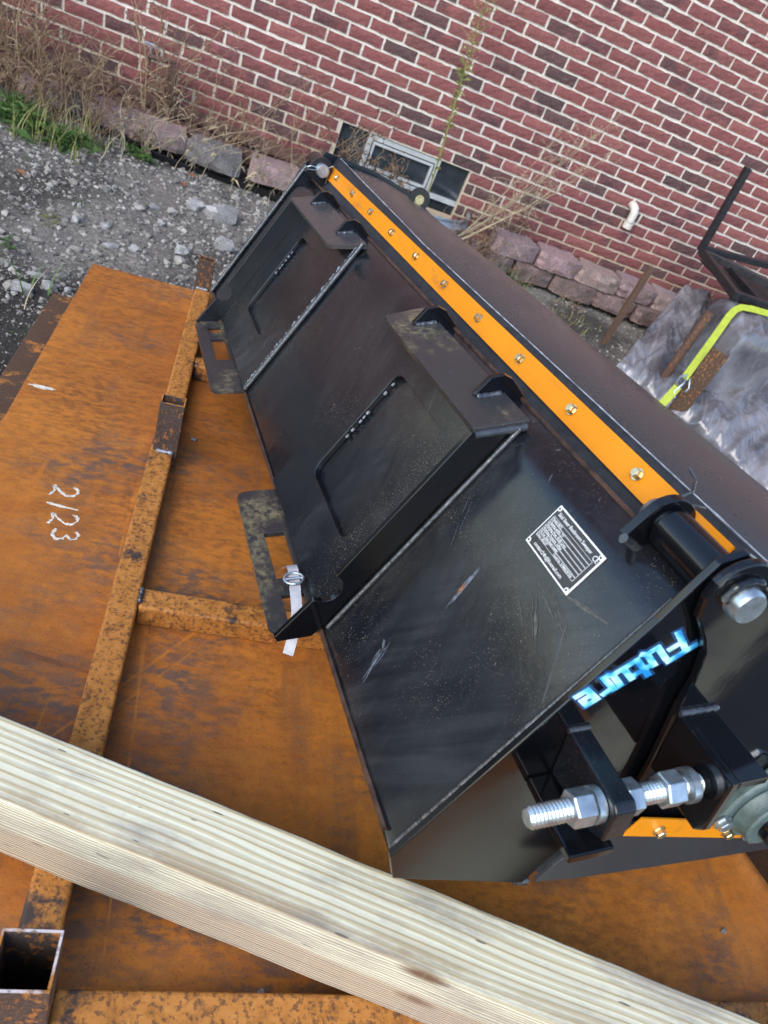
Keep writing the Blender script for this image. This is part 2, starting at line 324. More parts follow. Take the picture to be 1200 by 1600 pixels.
def m_sticker():
    k = N('sticker_light_blue'); n = k.noise(24, k.coord((1, 1.6, 3), rot=(0, R(30), 0)), detail=1)
    k.set(Base_Color=k.ramp(n, [(.36, (.02, .25, .62)), (.47, (.10, .55, .80)), (.56, (.34, .80, .90)), (.68, (.62, .90, .93))]), Roughness=.25); return k.m
STK = m_sticker()
BLKPIPE = m_simple('black_edging_plastic', (.012, .012, .012), .5, 0, 30, .3, .2)

# ------------------------------------------------------------------ mesh helpers
class MB:
    def __init__(s): s.v = []; s.f = []
    def add(s, vs, fs):
        o = len(s.v); s.v += [Vector(v) for v in vs]; s.f += [tuple(i + o for i in f) for f in fs]
    def box(s, x0, x1, y0, y1, z0, z1, M=None):
        vs = [Vector((x, y, z)) for x in (x0, x1) for y in (y0, y1) for z in (z0, z1)]
        if M is not None: vs = [M @ v for v in vs]
        s.add(vs, [(0, 1, 3, 2), (4, 6, 7, 5), (0, 4, 5, 1), (2, 3, 7, 6), (0, 2, 6, 4), (1, 5, 7, 3)])
    def tube(s, pts, rad, n=6, cap=True):
        pts = [Vector(p) for p in pts]; rings = []
        ref = None
        for i, p in enumerate(pts):
            d = (pts[min(i + 1, len(pts) - 1)] - pts[max(i - 1, 0)])
            d = d.normalized() if d.length > 1e-9 else Vector((0, 0, 1))
            if ref is None: ref = d.orthogonal().normalized()
            ref = (ref - d * ref.dot(d)); ref = ref.normalized() if ref.length > 1e-6 else d.orthogonal().normalized()
            u = d.cross(ref)
            r = rad(i / max(1, len(pts) - 1)) if callable(rad) else rad
            rings.append([p + (ref * math.cos(2 * math.pi * j / n) + u * math.sin(2 * math.pi * j / n)) * r for j in range(n)])
        vs = [v for r in rings for v in r]
        fs = [(i * n + j, i * n + (j + 1) % n, (i + 1) * n + (j + 1) % n, (i + 1) * n + j) for i in range(len(pts) - 1) for j in range(n)]
        if cap: fs += [tuple(range(n - 1, -1, -1)), tuple((len(pts) - 1) * n + j for j in range(n))]
        s.add(vs, fs)
    def prism(s, poly, fn, d0, d1):          # poly 2D, fn(u,v,d)->3D
        n = len(poly)
        vs = [fn(u, v, d0) for u, v in poly] + [fn(u, v, d1) for u, v in poly]
        fs = [tuple(range(n - 1, -1, -1)), tuple(range(n, 2 * n))] + [(i, (i + 1) % n, n + (i + 1) % n, n + i) for i in range(n)]
        s.add(vs, fs)
    def ribbon(s, pts, wid, nrm, thick=0.0006):
        pts = [Vector(p) for p in pts]; nrm = Vector(nrm); a = []; 
        for i, p in enumerate(pts):
            d = (pts[min(i + 1, len(pts) - 1)] - pts[max(i - 1, 0)]).normalized(); sd = d.cross(nrm).normalized()
            ww = (wid(i / max(1, len(pts) - 1)) if callable(wid) else wid) / 2
            a += [p + sd * ww, p - sd * ww, p - sd * ww + nrm * thick, p + sd * ww + nrm * thick]
        fs = []
        for i in range(len(pts) - 1):
            for j in range(4): fs.append((4 * i + j, 4 * i + (j + 1) % 4, 4 * i + 4 + (j + 1) % 4, 4 * i + 4 + j))
        fs += [(3, 2, 1, 0), tuple(4 * (len(pts) - 1) + j for j in range(4))]
        s.add(a, fs)
    def mesh(s, name, mat, smooth=None):
        me = bpy.data.meshes.new(name); me.from_pydata([tuple(v) for v in s.v], [], s.f)
        bm = bmesh.new(); bm.from_mesh(me); bmesh.ops.recalc_face_normals(bm, faces=bm.faces[:]); bm.to_mesh(me); bm.free()
        if smooth:
            me.polygons.foreach_set('use_smooth', [True] * len(me.polygons)); me.set_sharp_from_angle(angle=R(smooth))
        me.materials.append(mat); return me
    def build(s, name, mat, parent=None, bevel=0, smooth=None, seg=2):
        return link(name, s.mesh(name, mat, smooth), parent, bevel, seg)
def link(name, me, parent=None, bevel=0, seg=2):
    o = bpy.data.objects.new(name, me); COL.objects.link(o)
    if parent is not None: o.parent = parent
    if bevel:
        b = o.modifiers.new('bevel', 'BEVEL'); b.width = bevel; b.segments = seg; b.limit_method = 'ANGLE'; b.angle_limit = R(35)
    return o
def plate_mesh(name, outer, holes, fn, d0, d1, mat):
    bm = bmesh.new(); es = []
    for loop in [outer] + holes:
        vs = [bm.verts.new((u, v, 0)) for u, v in loop]
        es += [bm.edges.new((vs[i], vs[(i + 1) % len(vs)])) for i in range(len(vs))]
    bmesh.ops.triangle_fill(bm, edges=es, use_beauty=True)
    r = bmesh.ops.extrude_face_region(bm, geom=bm.faces[:])
    for g in r['geom']:
        if isinstance(g, bmesh.types.BMVert): g.co.z = 1
    for v in bm.verts: v.co = Vector(fn(v.co.x, v.co.y, d0 if v.co.z < .5 else d1))
    bmesh.ops.recalc_face_normals(bm, faces=bm.faces[:])
    me = bpy.data.meshes.new(name); bm.to_mesh(me); bm.free(); me.materials.append(mat); return me
def thing(name, label, cat, M=None, group=None):
    o = bpy.data.objects.new(name, None); COL.objects.link(o); o.empty_display_size = .1
    if M is not None: o.matrix_world = M if isinstance(M, Matrix) else Matrix.Translation(M)
    o['label'] = label; o['category'] = cat
    if group: o['group'] = group
    return o
def tag(o, label, cat, group=None):
    o['label'] = label; o['category'] = cat
    if group: o['group'] = group
    return o
def rrect(u0, u1, v0, v1, r, n=5):
    p = []
    for cx, cy, a0 in ((u1 - r, v1 - r, 0), (u0 + r, v1 - r, 90), (u0 + r, v0 + r, 180), (u1 - r, v0 + r, 270)):
        for i in range(n + 1):
            a = R(a0 + 90 * i / n); p.append((cx + r * math.cos(a), cy + r * math.sin(a)))
    return p
def stuff(o): o['kind'] = 'stuff'; return o
def offset_poly(prof, th):
    out = []
    for i, p in enumerate(prof):
        a = Vector(prof[max(i - 1, 0)]); b = Vector(prof[min(i + 1, len(prof) - 1)]); d = (b - a).normalized()
        out.append((p[0] - d.y * th, p[1] + d.x * th))
    return out

# ------------------------------------------------------------------ ground
def gh(x, y):
    h = -0.43
    h += 0.07 * math.exp(-(((x + 1.55) / .55) ** 2 + ((y + 1.25) / .5) ** 2))
    h += 0.05 * math.exp(-(((x + 1.9) / .5) ** 2 + ((y + .5) / .4) ** 2))
    h += 0.03 * noise.noise(Vector((x * 1.7, y * 1.7, 3.1))) + 0.012 * noise.noise(Vector((x * 7, y * 7, 1.3))) + 0.006 * noise.noise(Vector((x * 22, y * 22, 5)))
    if x > 0.2: h -= 0.02
    return h
def axis(lo, hi, flo, fhi, fine, coarse):
    a = []; x = lo
    while x < hi:
        a.append(x); dd = 0 if flo <= x <= fhi else min(abs(x - flo), abs(x - fhi)); x += fine + dd * coarse
    return a + [hi]
gx = axis(-60, 60, -2.4, -.3, .02, .35); gy = axis(-60, 60, -3.2, .0, .02, .35)
mb = MB(); mb.v = [Vector((x, y, gh(x, y) if abs(x) < 5 and abs(y) < 8 else -.43)) for y in gy for x in gx]
nx = len(gx); mb.f = [(j * nx + i, j * nx + i + 1, (j + 1) * nx + i + 1, (j + 1) * nx + i) for j in range(len(gy) - 1) for i in range(nx - 1)]
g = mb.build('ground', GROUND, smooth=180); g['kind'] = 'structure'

m = MB(); m.box(-30, 30, -45, -6.1, -.60, -.395); m.box(.52, 30, -6.1, -2.95, -.60, -.395); o = m.build('added_dark_ground', m_simple('dark_ground', (.048, .048, .05), .85, 0, 40, .4, .5, .004)); o['kind'] = 'structure'  # dark ground added beyond the plates, keeps the end plate's reflections dark
# ------------------------------------------------------------------ brick wall
BL, BH = .2032, .0677
wall = thing('brick_wall', 'red and brown brick house wall with cream mortar and basement window', 'wall', Vector((0, 0, 0)))
WX0, WX1, WZ0, WZ1 = -4.0, 6.5, -.75, 4.4
wx0, wx1, wz0, wz1 = -.285, .545, -.30, -.004      # window opening
mb = MB()
for x0, x1, z0, z1 in ((WX0, wx0, WZ0, WZ1), (wx1, WX1, WZ0, WZ1), (wx0, wx1, wz1, WZ1), (wx0, wx1, WZ0, wz0)):
    mb.box(x0, x1, 0.004, .11, z0, z1)
mb.build('mortar', MORTAR, wall)
mb = MB(); mb.box(WX0, WX1, .113, .25, WZ0, WZ1); mb.build('inner_wall', DARKTUBE, wall)
def brick_mesh(seed, L=BL - .014, H=BH - .014):
    rnd = random.Random(seed); m = MB(); nu, nv = 6, 3; vs = []
    for j in range(nv + 1):
        for i in range(nu + 1):
            x = -L / 2 + L * i / nu; z = -H / 2 + H * j / nv
            e = i in (0, nu) or j in (0, nv)
            y = -.0035 + rnd.uniform(-.0018, .0018) + (.0022 if e else 0)
            if e: x += rnd.uniform(-.0024, .0024); z += rnd.uniform(-.0024, .0024)
            vs.append(Vector((x, y, z)))
    k = len(vs); bnd = [i for i in range(nu + 1)] + [(j * (nu + 1) + nu) for j in range(1, nv + 1)] + [nv * (nu + 1) + i for i in range(nu - 1, -1, -1)] + [j * (nu + 1) for j in range(nv - 1, 0, -1)]
    fs = [(j * (nu + 1) + i, j * (nu + 1) + i + 1, (j + 1) * (nu + 1) + i + 1, (j + 1) * (nu + 1) + i) for j in range(nv) for i in range(nu)]
    for b in bnd: vs.append(Vector((vs[b].x, .012, vs[b].z)))
    nb = len(bnd); fs += [(bnd[i], k + i, k + (i + 1) % nb, bnd[(i + 1) % nb]) for i in range(nb)]
    m.add(vs, fs); return m
variants = [brick_mesh(100 + i) for i in range(8)]
vmesh = [v.mesh('brick', BRICK_O) for v in variants]
REDS = [(.235, .077, .071), (.215, .069, .066), (.25, .087, .079), (.225, .074, .073)]
DARKS = [(.105, .060, .058), (.085, .053, .052), (.13, .064, .060)]
def brick_tint(rnd, x, z):
    q = rnd.random(); s = rnd.uniform(.86, 1.14); pd = .10 + (.10 if z < .12 else 0) + .1 * noise.noise(Vector((x * .9, z * 1.3, 0)))
    if q < pd: c = rnd.choice(DARKS); al = rnd.choice((0, .5))
    elif q < pd + .17: c = rnd.choice(REDS); al = 1.0
    else: c = rnd.choice(REDS); al = rnd.choice((0, 0, .25))
    return (c[0] * s, c[1] * s, c[2] * s, al)
fx = 1150 / 600.0; fy = 1150 / 800.0
def in_view(p, mar=1.04):
    d = Vector(p) - CAMPOS; z = -d.dot(BACK)
    if z < .1: return False
    return abs(d.dot(RIGHT) / z * fx) < mar and abs(d.dot(UP) / z * fy) < mar
cand = []
rb = random.Random(5)
for c in range(int(WZ0 / BH) , int(WZ1 / BH)):
    z = (c + .5) * BH
    for u in range(int(WX0 / BL) - 1, int(WX1 / BL) + 1):
        x0 = (u + (.5 if c % 2 else 0)) * BL; x1 = x0 + BL
        lo, hi = max(x0, WX0 + .006), min(x1, WX1 - .006)
        pieces = [(lo, hi)]
        if c * BH < wz1 - .02 and (c + 1) * BH > wz0 + .02:
            pieces = [(lo, min(hi, wx0)), (max(lo, wx1), hi)]
        for a, b in pieces:
            if b - a < .035: continue
            tint = brick_tint(rb, (a + b) / 2, z)
            # a small jitter keeps the joints uneven
            cand.append((((a + b) / 2 + rb.uniform(-.0015, .0015), rb.uniform(-.0015, .0015), z + rb.uniform(-.0012, .0012)), (b - a - .014) / (BL - .014), rb.randrange(8), tint))
vis = [c for c in cand if in_view(c[0])]
vis.sort(key=lambda c: (Vector(c[0]) - CAMPOS).length)
near = set(id(c) for c in vis[:300])
fv = []; ff = []; ft = []
for c in cand:
    if id(c) in near:
        o = bpy.data.objects.new('brick', vmesh[c[2]]); COL.objects.link(o); o.parent = wall
        o.location = c[0]; o.scale = (c[1], 1, 1); o.rotation_euler = (0, rb.uniform(-.006, .006), 0); o.color = c[3]
    else:
        base = len(fv); vv = variants[c[2]]
        fv += [(v.x * c[1] + c[0][0], v.y + c[0][1], v.z + c[0][2]) for v in vv.v]
        ff += [tuple(i + base for i in f) for f in vv.f]; ft += [c[3]] * len(vv.f)
me = bpy.data.meshes.new('bricks'); me.from_pydata(fv, [], ff); me.materials.append(BRICK_A)
bm = bmesh.new(); bm.from_mesh(me); bmesh.ops.recalc_face_normals(bm, faces=bm.faces[:]); bm.to_mesh(me); bm.free()
at = me.color_attributes.new('tint', 'FLOAT_COLOR', 'CORNER')
cols = []
for p, t in zip(me.polygons, ft): cols += list(t) * p.loop_total
at.data.foreach_set('color', cols)
fb = link('bricks', me, wall); fb['kind'] = 'stuff'
# basement window
mb = MB(); mb.box(wx0, wx1, .058, .066, wz0, wz1)
win = bpy.data.objects.new('window', mb.mesh('window', DARKTUBE)); COL.objects.link(win); win.parent = wall
def frame(name, x0, x1, z0, z1, t, y0, y1, mat):
    m = MB(); m.box(x0, x1, y0, y1, z0, z0 + t); m.box(x0, x1, y0, y1, z1 - t, z1); m.box(x0, x0 + t, y0 + .0005, y1, z0 + t, z1 - t); m.box(x1 - t, x1, y0 + .0005, y1, z0 + t, z1 - t)
    return m.build(name, mat, win, bevel=.002)
frame('frame', -.115, .352, -.235, -.008, .030, .012, .05, WHITE)
frame('sash', -.078, .315, -.198, -.045, .014, .006, .046, WHITE)
for x0, x1, y in ((wx0 + .003, -.117, .034), (-.063, .300, .032), (.354, wx1 - .003, .034)):
    m = MB(); m.box(x0, x1, y, y + .006, -.29 if y > .033 else -.183, wz1 - .003 if y > .033 else -.06); m.build('pane', GLASS, win)
m = MB(); m.box(wx0, -.117, .014, .03, -.235, -.205); m.box(.354, wx1, .014, .03, -.235, -.205); m.build('sill', WHITE, win)
# window well, drain pipe, tap
m = MB(); n = 40; pr = []
for i in range(n + 1):
    a = math.pi * i / n; pr.append((.13 - .50 * math.cos(a), -.02 - .36 * math.sin(a) ** .7))
for k in range(13):
    z = -.52 + .30 * k / 12; d = .010 * math.sin(k * 2.1)
    m.v += [Vector((x + d * (1 if x > .13 else -1), y - d, z)) for x, y in pr]
m.f += [(k * (n + 1) + i, k * (n + 1) + i + 1, (k + 1) * (n + 1) + i + 1, (k + 1) * (n + 1) + i) for k in range(12) for i in range(n)]
o = m.build('window_well', GALV, smooth=60); tag(o, 'blue grey corrugated metal window well below the basement window', 'window well')
md = o.modifiers.new('th', 'SOLIDIFY'); md.thickness = .004
t = thing('drain_pipe', 'short cream plastic pipe elbow sticking out of the brick wall', 'pipe', Vector((1.63, 0, .155)))
m = MB(); m.tube([(-.005, .03, .012), (-.004, -.03, .012), (.0, -.055, .004), (.005, -.066, -.02), (.008, -.068, -.075)], .026, 14, True); m.build('elbow', PVC, t, smooth=40)
m = MB(); m.tube([(.008, -.068, -.078), (.0085, -.068, -.115)], .031, 14); m.tube([(.0085, -.068, -.1155), (.0085, -.068, -.117)], .024, 14); m.build('socket', PVC, t, smooth=40)
t = thing('wall_tap', 'small weathered grey garden tap on the wall behind dry weeds', 'tap', Vector((-1.37, 0, -.035)))
m = MB(); m.tube([(0, .02, 0), (0, -.06, 0), (0, -.085, -.02), (0, -.09, -.06)], .012, 8); m.build('spout', m_simple('brass', (.28, .22, .16), .5, .5), t, smooth=40)
m = MB(); m.tube([(0, -.05, .0), (0, -.05, .05)], .007, 6); m.box(-.035, .045, -.06, -.04, .045, .06); m.build('handle', GALV, t, bevel=.003)

# ------------------------------------------------------------------ retaining blocks, rails, edging
def block_mesh(seed, L=.30, D=.19, H=.10):
    rnd = random.Random(seed); m = MB(); nu, nv, nw = 8, 4, 4
    def P(i, j, k):
        u, v, ww = i / nu, j / nv, k / nw
        taper = 1 - .16 * v
        x = (u - .5) * L * taper; y = -D / 2 + D * v; z = H * ww
        fr = 1 - v
        ch = max(0, abs(u - .5) - .36) / .14
        if v == 0: y += .028 * ch + rnd.uniform(-.010, .010) + (.003 if k in (0, nw) else 0)
        return (x + rnd.uniform(-.002, .002), y + rnd.uniform(-.002, .002), z + rnd.uniform(-.002, .002))
    idx = {}
    for i in range(nu + 1):
        for j in range(nv + 1):
            for k in range(nw + 1):
                if i in (0, nu) or j in (0, nv) or k in (0, nw): idx[i, j, k] = len(m.v); m.v.append(Vector(P(i, j, k)))
    q = lambda *a: tuple(idx[b] for b in a)
    for i in range(nu):
        for j in range(nv):
            for k in (0, nw): m.f.append(q((i, j, k), (i + 1, j, k), (i + 1, j + 1, k), (i, j + 1, k)))
        for k in range(nw):
            for j in (0, nv): m.f.append(q((i, j, k), (i + 1, j, k), (i + 1, j, k + 1), (i, j, k + 1)))
    for j in range(nv):
        for k in range(nw):
            for i in (0, nu): m.f.append(q((i, j, k), (i, j + 1, k), (i, j + 1, k + 1), (i, j, k + 1)))
    return m.mesh('block', BLOCK, 22)
bms = [block_mesh(300 + i) for i in range(5)]
def blocks(label, rows):
    t = thing('retaining_wall', label, 'wall', Vector((0, 0, 0)))
    i = 0
    for (x, y, z, rz, tint) in rows:
        o = bpy.data.objects.new('block', bms[i % 5]); COL.objects.link(o); o.parent = t; o.location = (x, y, z); o.rotation_euler = (R(random.uniform(-1.5, 1.5)), R(random.uniform(-1.5, 1.5)), R(rz)); o.color = tint; i += 1
rows = []
tr = random.Random(11)
for i in range(7):
    s = tr.uniform(.85, 1.15); tint = (s, s * tr.uniform(.92, 1.05), s * tr.uniform(.95, 1.08), 1)
    rows.append((.93 + .305 * i - (.02 if i > 3 else 0), -.20 + tr.uniform(-.02, .02), -.318 + tr.uniform(-.008, .008), tr.uniform(-9, 9), tint))
    s = tr.uniform(.6, .85); rows.append((.80 + .305 * i, -.235 + tr.uniform(-.02, .02), -.424, tr.uniform(-10, 10), (s, s * .97, s * .97, 1)))
blocks('two rough courses of pinkish concrete garden blocks right of the window', rows)
rows = []
for i, (x, y, z, rz, s) in enumerate(((-1.47, -.30, -.385, 3, .95), (-1.24, -.31, -.39, 0, 1.05), (-.93, -.335, -.395, -4, .8), (-.60, -.31, -.385, 5, 1.05), (-.28, -.31, -.385, 0, 1), (-1.78, -.30, -.39, 4, .9), (.03, -.31, -.385, 0, 1), (.34, -.30, -.39, 0, .9))):
    rows.append((x, y, z + .022, rz, (s * (1 if i != 2 else .8), s * (.98 if i != 2 else 1), s * (1 if i != 2 else 1.05), 1)))
blocks('single row of pink and grey concrete blocks beneath the rusty rails', rows)
t = thing('rusty_rail', 'long brown rusty steel channel lying along the wall on the left', 'rail', Matrix.Translation((0, -.105, -.250)) @ Matrix.Rotation(R(2.2), 4, 'Y'))
m = MB(); m.box(-2.6, .1, -.035, .035, -.006, 0); m.box(-2.6, .1, -.035, -.029, -.05, -.006); m.box(-2.6, .1, .029, .035, -.05, -.006); m.build('channel', RAIL, t, bevel=.002)
m = MB(); m.box(-1.275, -1.255, -.03, .03, 0, .20); m.box(-1.255, -1.215, -.03, -.022, 0.002, .19); m.build('bracket', RAIL, t, bevel=.003)
m = MB(); m.tube([(-1.38, -.01, .17), (-1.24, -.01, .195)], .012, 8); m.tube([(-1.36, -.01, .0), (-1.37, -.01, .17)], .008, 8); m.build('crossbar', RAIL, t)
t = thing('rusty_rail', 'lower rusty steel channel resting on the blocks in front of the upper one', 'rail', Matrix.Translation((0, -.205, -.305)) @ Matrix.Rotation(R(2.0), 4, 'Y'))
m = MB(); m.box(-2.6, .1, -.04, .04, -.006, 0); m.box(-2.6, .1, -.04, -.034, -.06, -.006); m.box(-2.6, .1, .034, .04, -.06, -.006); m.build('channel', RAIL, t, bevel=.002)
m = MB(); pts = [(-1.75 + .08 * i, -.435 + .02 * math.sin(i * .7) + .004 * i, gh(-1.75 + .08 * i, -.435) + .004 + .012 * math.sin(i * .5)) for i in range(18)]
m.ribbon(pts, .012, (0, -.3, 1), .035); o = m.build('garden_edging', BLKPIPE, smooth=30); tag(o, 'thin black plastic edging strip running along the foot of the blocks', 'edging')

# ------------------------------------------------------------------ stones and gravel
def rock(rnd, sx, sy, sz, sub=1):
    bm = bmesh.new(); bmesh.ops.create_icosphere(bm, subdivisions=sub, radius=1)
    o = Vector((rnd.random() * 50, rnd.random() * 50, 0))
    for v in bm.verts:
        d = 1 + .60 * noise.noise(v.co * 1.5 + o) + .22 * noise.noise(v.co * 3.5 + o)
        v.co = Vector((v.co.x * sx * d, v.co.y * sy * d, v.co.z * sz * d))
    vs = [v.co.copy() for v in bm.verts]; fs = [tuple(v.index for v in f.verts) for f in bm.faces]; bm.free(); return vs, fs
rg = random.Random(21)
protos = [rock(rg, 1, rg.uniform(.6, 1), rg.uniform(.4, .8), 1) for _ in range(10)]
protos0 = [rock(rg, 1, rg.uniform(.6, 1), rg.uniform(.45, .8), 1) for _ in range(8)]
V = []; F = []
from math import cos, sin
def scatter(n, x0, x1, y0, y1, smin, smax, cond=lambda x, y: True):
    c = 0
    while c < n:
        x = rg.uniform(x0, x1); y = rg.uniform(y0, y1); c += 1
        if not cond(x, y): continue
        s = smin + (smax - smin) * rg.random() ** 3; vs, fs = rg.choice(protos0); a = rg.uniform(0, 6.28); b = len(V); z = gh(x, y) + s * .15
        ca, sa = cos(a) * s, sin(a) * s
        for v in vs: V.append((x + v.x * ca - v.y * sa, y + v.x * sa + v.y * ca, z + v.z * s))
        for f in fs: F.append(tuple(i + b for i in f))
dens = lambda x, y: noise.noise(Vector((x * 2.2, y * 2.2, 9))) > -.35 + .5 * rg.random() - .25
scatter(9000, -2.3, -.3, -2.3, -.35, .003, .016, dens)
scatter(420, -2.3, -.4, -2.2, -.4, .012, .032, dens)
scatter(2200, -1.6, -1.05, -3.2, -1.9, .002, .007)
scatter(2500, .6, 2.2, -1.6, -.25, .003, .014, dens)
me = bpy.data.meshes.new('gravel'); me.from_pydata(V, [], F); me.materials.append(PEBBLE)
o = link('gravel', me); o['kind'] = 'stuff'; o['label'] = 'loose grey gravel and chips scattered over the soil'
def groundpt(px, py, zg=-.42):
    d = RIGHT * ((px - 600) / 1150) + UP * (-(py - 800) / 1150) - BACK
    for _ in range(4):
        p = CAMPOS + d * ((zg - CAMPOS.z) / d.z); zg = gh(p.x, p.y)
    return p
big = [((345, 340), .12, .075, .06, 'large pale grey rock beside the left end of the sweeper'), ((350, 388), .06, .055, .05, 'grey rock just behind the rack corner post'), ((305, 325), .055, .05, .04, 'rounded grey rock left of the large pale rock'),
       ((172, 385), .045, .02, .018, 'flat grey chip above the corner of the rusty plate'), ((252, 350), .035, .025, .02, 'grey rock in the middle of the gravel bank'), ((76, 450), .035, .03, .028, 'blue grey stone left of the plate corner'),
       ((35, 452), .05, .035, .025, 'dark grey stone at the left edge above the black soil'), ((58, 432), .04, .022, .018, 'pale flat stone beside the dark stone at left'), ((10, 412), .02, .016, .012, 'white pebble at the far left edge'), ((142, 258), .018, .014, .012, 'white pebble near the top of the gravel bank'),
       ((180, 293), .02, .016, .013, 'cream pebble above the middle of the bank'), ((75, 297), .016, .013, .012, 'white pebble at the left of the bank'), ((118, 345), .03, .02, .018, 'dull grey stone with a flat top on the bank'), ((165, 355), .026, .03, .02, 'grey stone low on the bank near the plate'),
       ((210, 390), .03, .025, .02, 'brownish stone close behind the plate edge'), ((105, 455), .022, .016, .014, 'small split stone touching the plate corner'), ((285, 395), .05, .04, .03, 'dark grey stone behind the corner post'), ((240, 325), .03, .02, .02, 'small brown grey stone in the bank hollow')]
for (px, py), sx, sy, sz, lab in big:
    p = groundpt(px, py); vs, fs = rock(rg, sx * .8, sy * .8, sz * .8, 2); m = MB(); m.add(vs, fs)
    o = m.build('stone', STONE, smooth=25); o.location = (p.x, p.y, p.z + sz * .2); o.rotation_euler = (0, 0, rg.uniform(0, 3)); tag(o, lab, 'stone', 'larger stones in the gravel')

# ------------------------------------------------------------------ rusted steel plates and rack (own tilted frame)
MR = Matrix(((0.99898, 0.01158, -0.04372, 0), (-0.00980, 0.99912, 0.04070, 0), (0.04415, -0.04023, 0.99821, 0), (0, 0, 0, 1)))
PT = -.19
t = thing('steel_plate', 'large flat orange rusted steel plate with the number 2123 in white', 'steel plate', MR)
m = MB(); m.box(-1.173, .41, -6.0, -2.34, PT - .009, PT); m.build('sheet', PLATE, t, bevel=.0015)
def strokes(lst, wid): 
    m = MB()
    for pts in lst:
        pp = []
        for i in range(len(pts) - 1):
            for k in range(5): pp.append(tuple(pts[i][c] + (pts[i + 1][c] - pts[i][c]) * k / 5 for c in (0, 1)))
        pp.append(pts[-1])
        ww = [wid * random.uniform(.35, 1.5) for _ in pp]
        m.ribbon([(x + random.uniform(-.0006, .0006), y + random.uniform(-.0006, .0006), PT + .0004 + .00006 * len(m.v) / 400) for x, y in pp], lambda u, ww=ww: ww[int(u * (len(ww) - 1))], (0, 0, 1), .0004)
    return m
# digits written with their tops towards +x, read towards -y
def dg(ox, oy, sx, sy, pts): return [(ox + v * sx, oy - u * sy) for u, v in pts]
two = [(.05, .75), (.15, .95), (.45, 1), (.75, .85), (.8, .6), (.5, .3), (.1, .02), (.3, .05), (.55, .12), (.95, .0)]
m = strokes([dg(-1.018, -3.462, .052, .040, two), dg(-1.017, -3.525, .062, .03, [(.0, .0), (.15, .4), (.25, 1.0)]), dg(-1.000, -3.548, .052, .040, two),
             dg(-.985, -3.594, .048, .036, [(.1, .85), (.3, 1), (.7, .95), (.8, .75), (.45, .55), (.8, .45), (.95, .2), (.6, 0), (.1, .08)])], .0055)
m.build('number_marking', PAINTMARK, t)
m = MB()
for i in range(12):
    y = -3.112 + random.uniform(-.006, .006); x0 = -1.165 + random.uniform(0, .03) ; m.ribbon([(x0, y, PT + .0005 + i * .00003), (x0 + random.uniform(.01, .06), y + random.uniform(-.002, .004), PT + .0005 + i * .00003)], random.uniform(.0015, .004), (0, 0, 1), .0003)
m.build('paint_smear', PAINTMARK, t)
m = MB(); m.box(-1.232, .30, -6.02, -2.50, -.262, -.244)
o = m.build('steel_plate', m_rust_tube('lower_plate_rust', .44, (.085, .05, .03)), bevel=.002); o.matrix_world = MR @ Matrix.Rotation(R(.8), 4, 'Z'); tag(o, 'darker rusted steel plate lying beneath the marked one', 'steel plate')
o.matrix_world = MR @ Matrix.Translation((-.02, 0, 0))
for i, y in enumerate((-2.75, -4.9)):
    m = MB(); m.box(-1.1, .2, y - .045, y + .045, -.50, -.2625); o = m.build('timber_bearer', RAIL, bevel=.004); o.matrix_world = MR; tag(o, ('old timber bearer under the far end of the plates', 'old timber bearer under the near end of the plates')[i], 'timber')
rack = thing('stacking_rack', 'rusty square tube stacking rack with open corner posts on the plate', 'rack', MR)
TT = -.14; TB = PT + .0005
def rtube(name, x0, x1, y0, y1, z0, z1, mat=TUBE): m = MB(); m.box(x0, x1, y0, y1, z0, z1); return m.build(name, mat, rack, bevel=.006, seg=3)
rtube('long_tube', -.845, -.794, -4.404, -2.43, TB, TT); rtube('long_tube', .50, .551, -4.404, -2.43, TB, TT)
for y0 in (-2.915, -3.815): rtube('cross_tube', -.7935, .4995, y0, y0 + .05, TB, TT - .001)
rtube('cross_tube', -.787, .495, -4.470, -4.418, TB, TT - .0005)
def upost(x0, x1, y0, y1, top, wt=.004):
    m = MB(); mi = MB()
    for a in ((x0, x1, y0, y0 + wt), (x0, x1, y1 - wt, y1), (x0, x0 + wt, y0 + wt, y1 - wt), (x1 - wt, x1, y0 + wt, y1 - wt)): m.box(*a, TB, top)
    p = m.build('corner_post', POST, rack, bevel=.0012)
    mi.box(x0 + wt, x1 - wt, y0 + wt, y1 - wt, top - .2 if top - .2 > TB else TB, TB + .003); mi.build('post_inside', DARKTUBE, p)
    mw = MB(); xs = (x0 + x1) / 2; mw.tube([(xs - .018 + .006 * i, y0 - .003, TT + .002) for i in range(7)], lambda u: .0045 + .0015 * math.sin(u * 17), 8)
    mw.build('weld', WELD_PALE, p, smooth=60)
    # pale scraped rim of the open tube
    rm = MB()
    for a in ((x0 + .0006, x1 - .0006, y0 + .0006, y0 + wt - .0006), (x0 + .0006, x1 - .0006, y1 - wt + .0006, y1 - .0006), (x0 + .0006, x0 + wt - .0006, y0 + wt, y1 - wt), (x1 - wt + .0006, x1 - .0006, y0 + wt, y1 - wt)): rm.box(*a, top + .0002, top + .0008)
    rm.build('rim', m_rust_tube('post_rim', .46, (.55, .48, .46)) if y0 < -4 else TUBE, p)
upost(-.849, -.786, -4.466, -4.405, -.012); upost(-.840, -.787, -3.338, -3.300, -.012); upost(-.848, -.798, -2.428, -2.393, -.045)
upost(.495, .557, -4.466, -4.405, -.1); upost(.50, .553, -2.428, -2.393, -.1)
mw = MB(); mw.tube([(-.7925, -3.770 - .004 * i, TT + .001) for i in range(10)], lambda u: .0045 + .0015 * math.sin(u * 23), 8); mw.build('weld', WELD, rack, smooth=60)
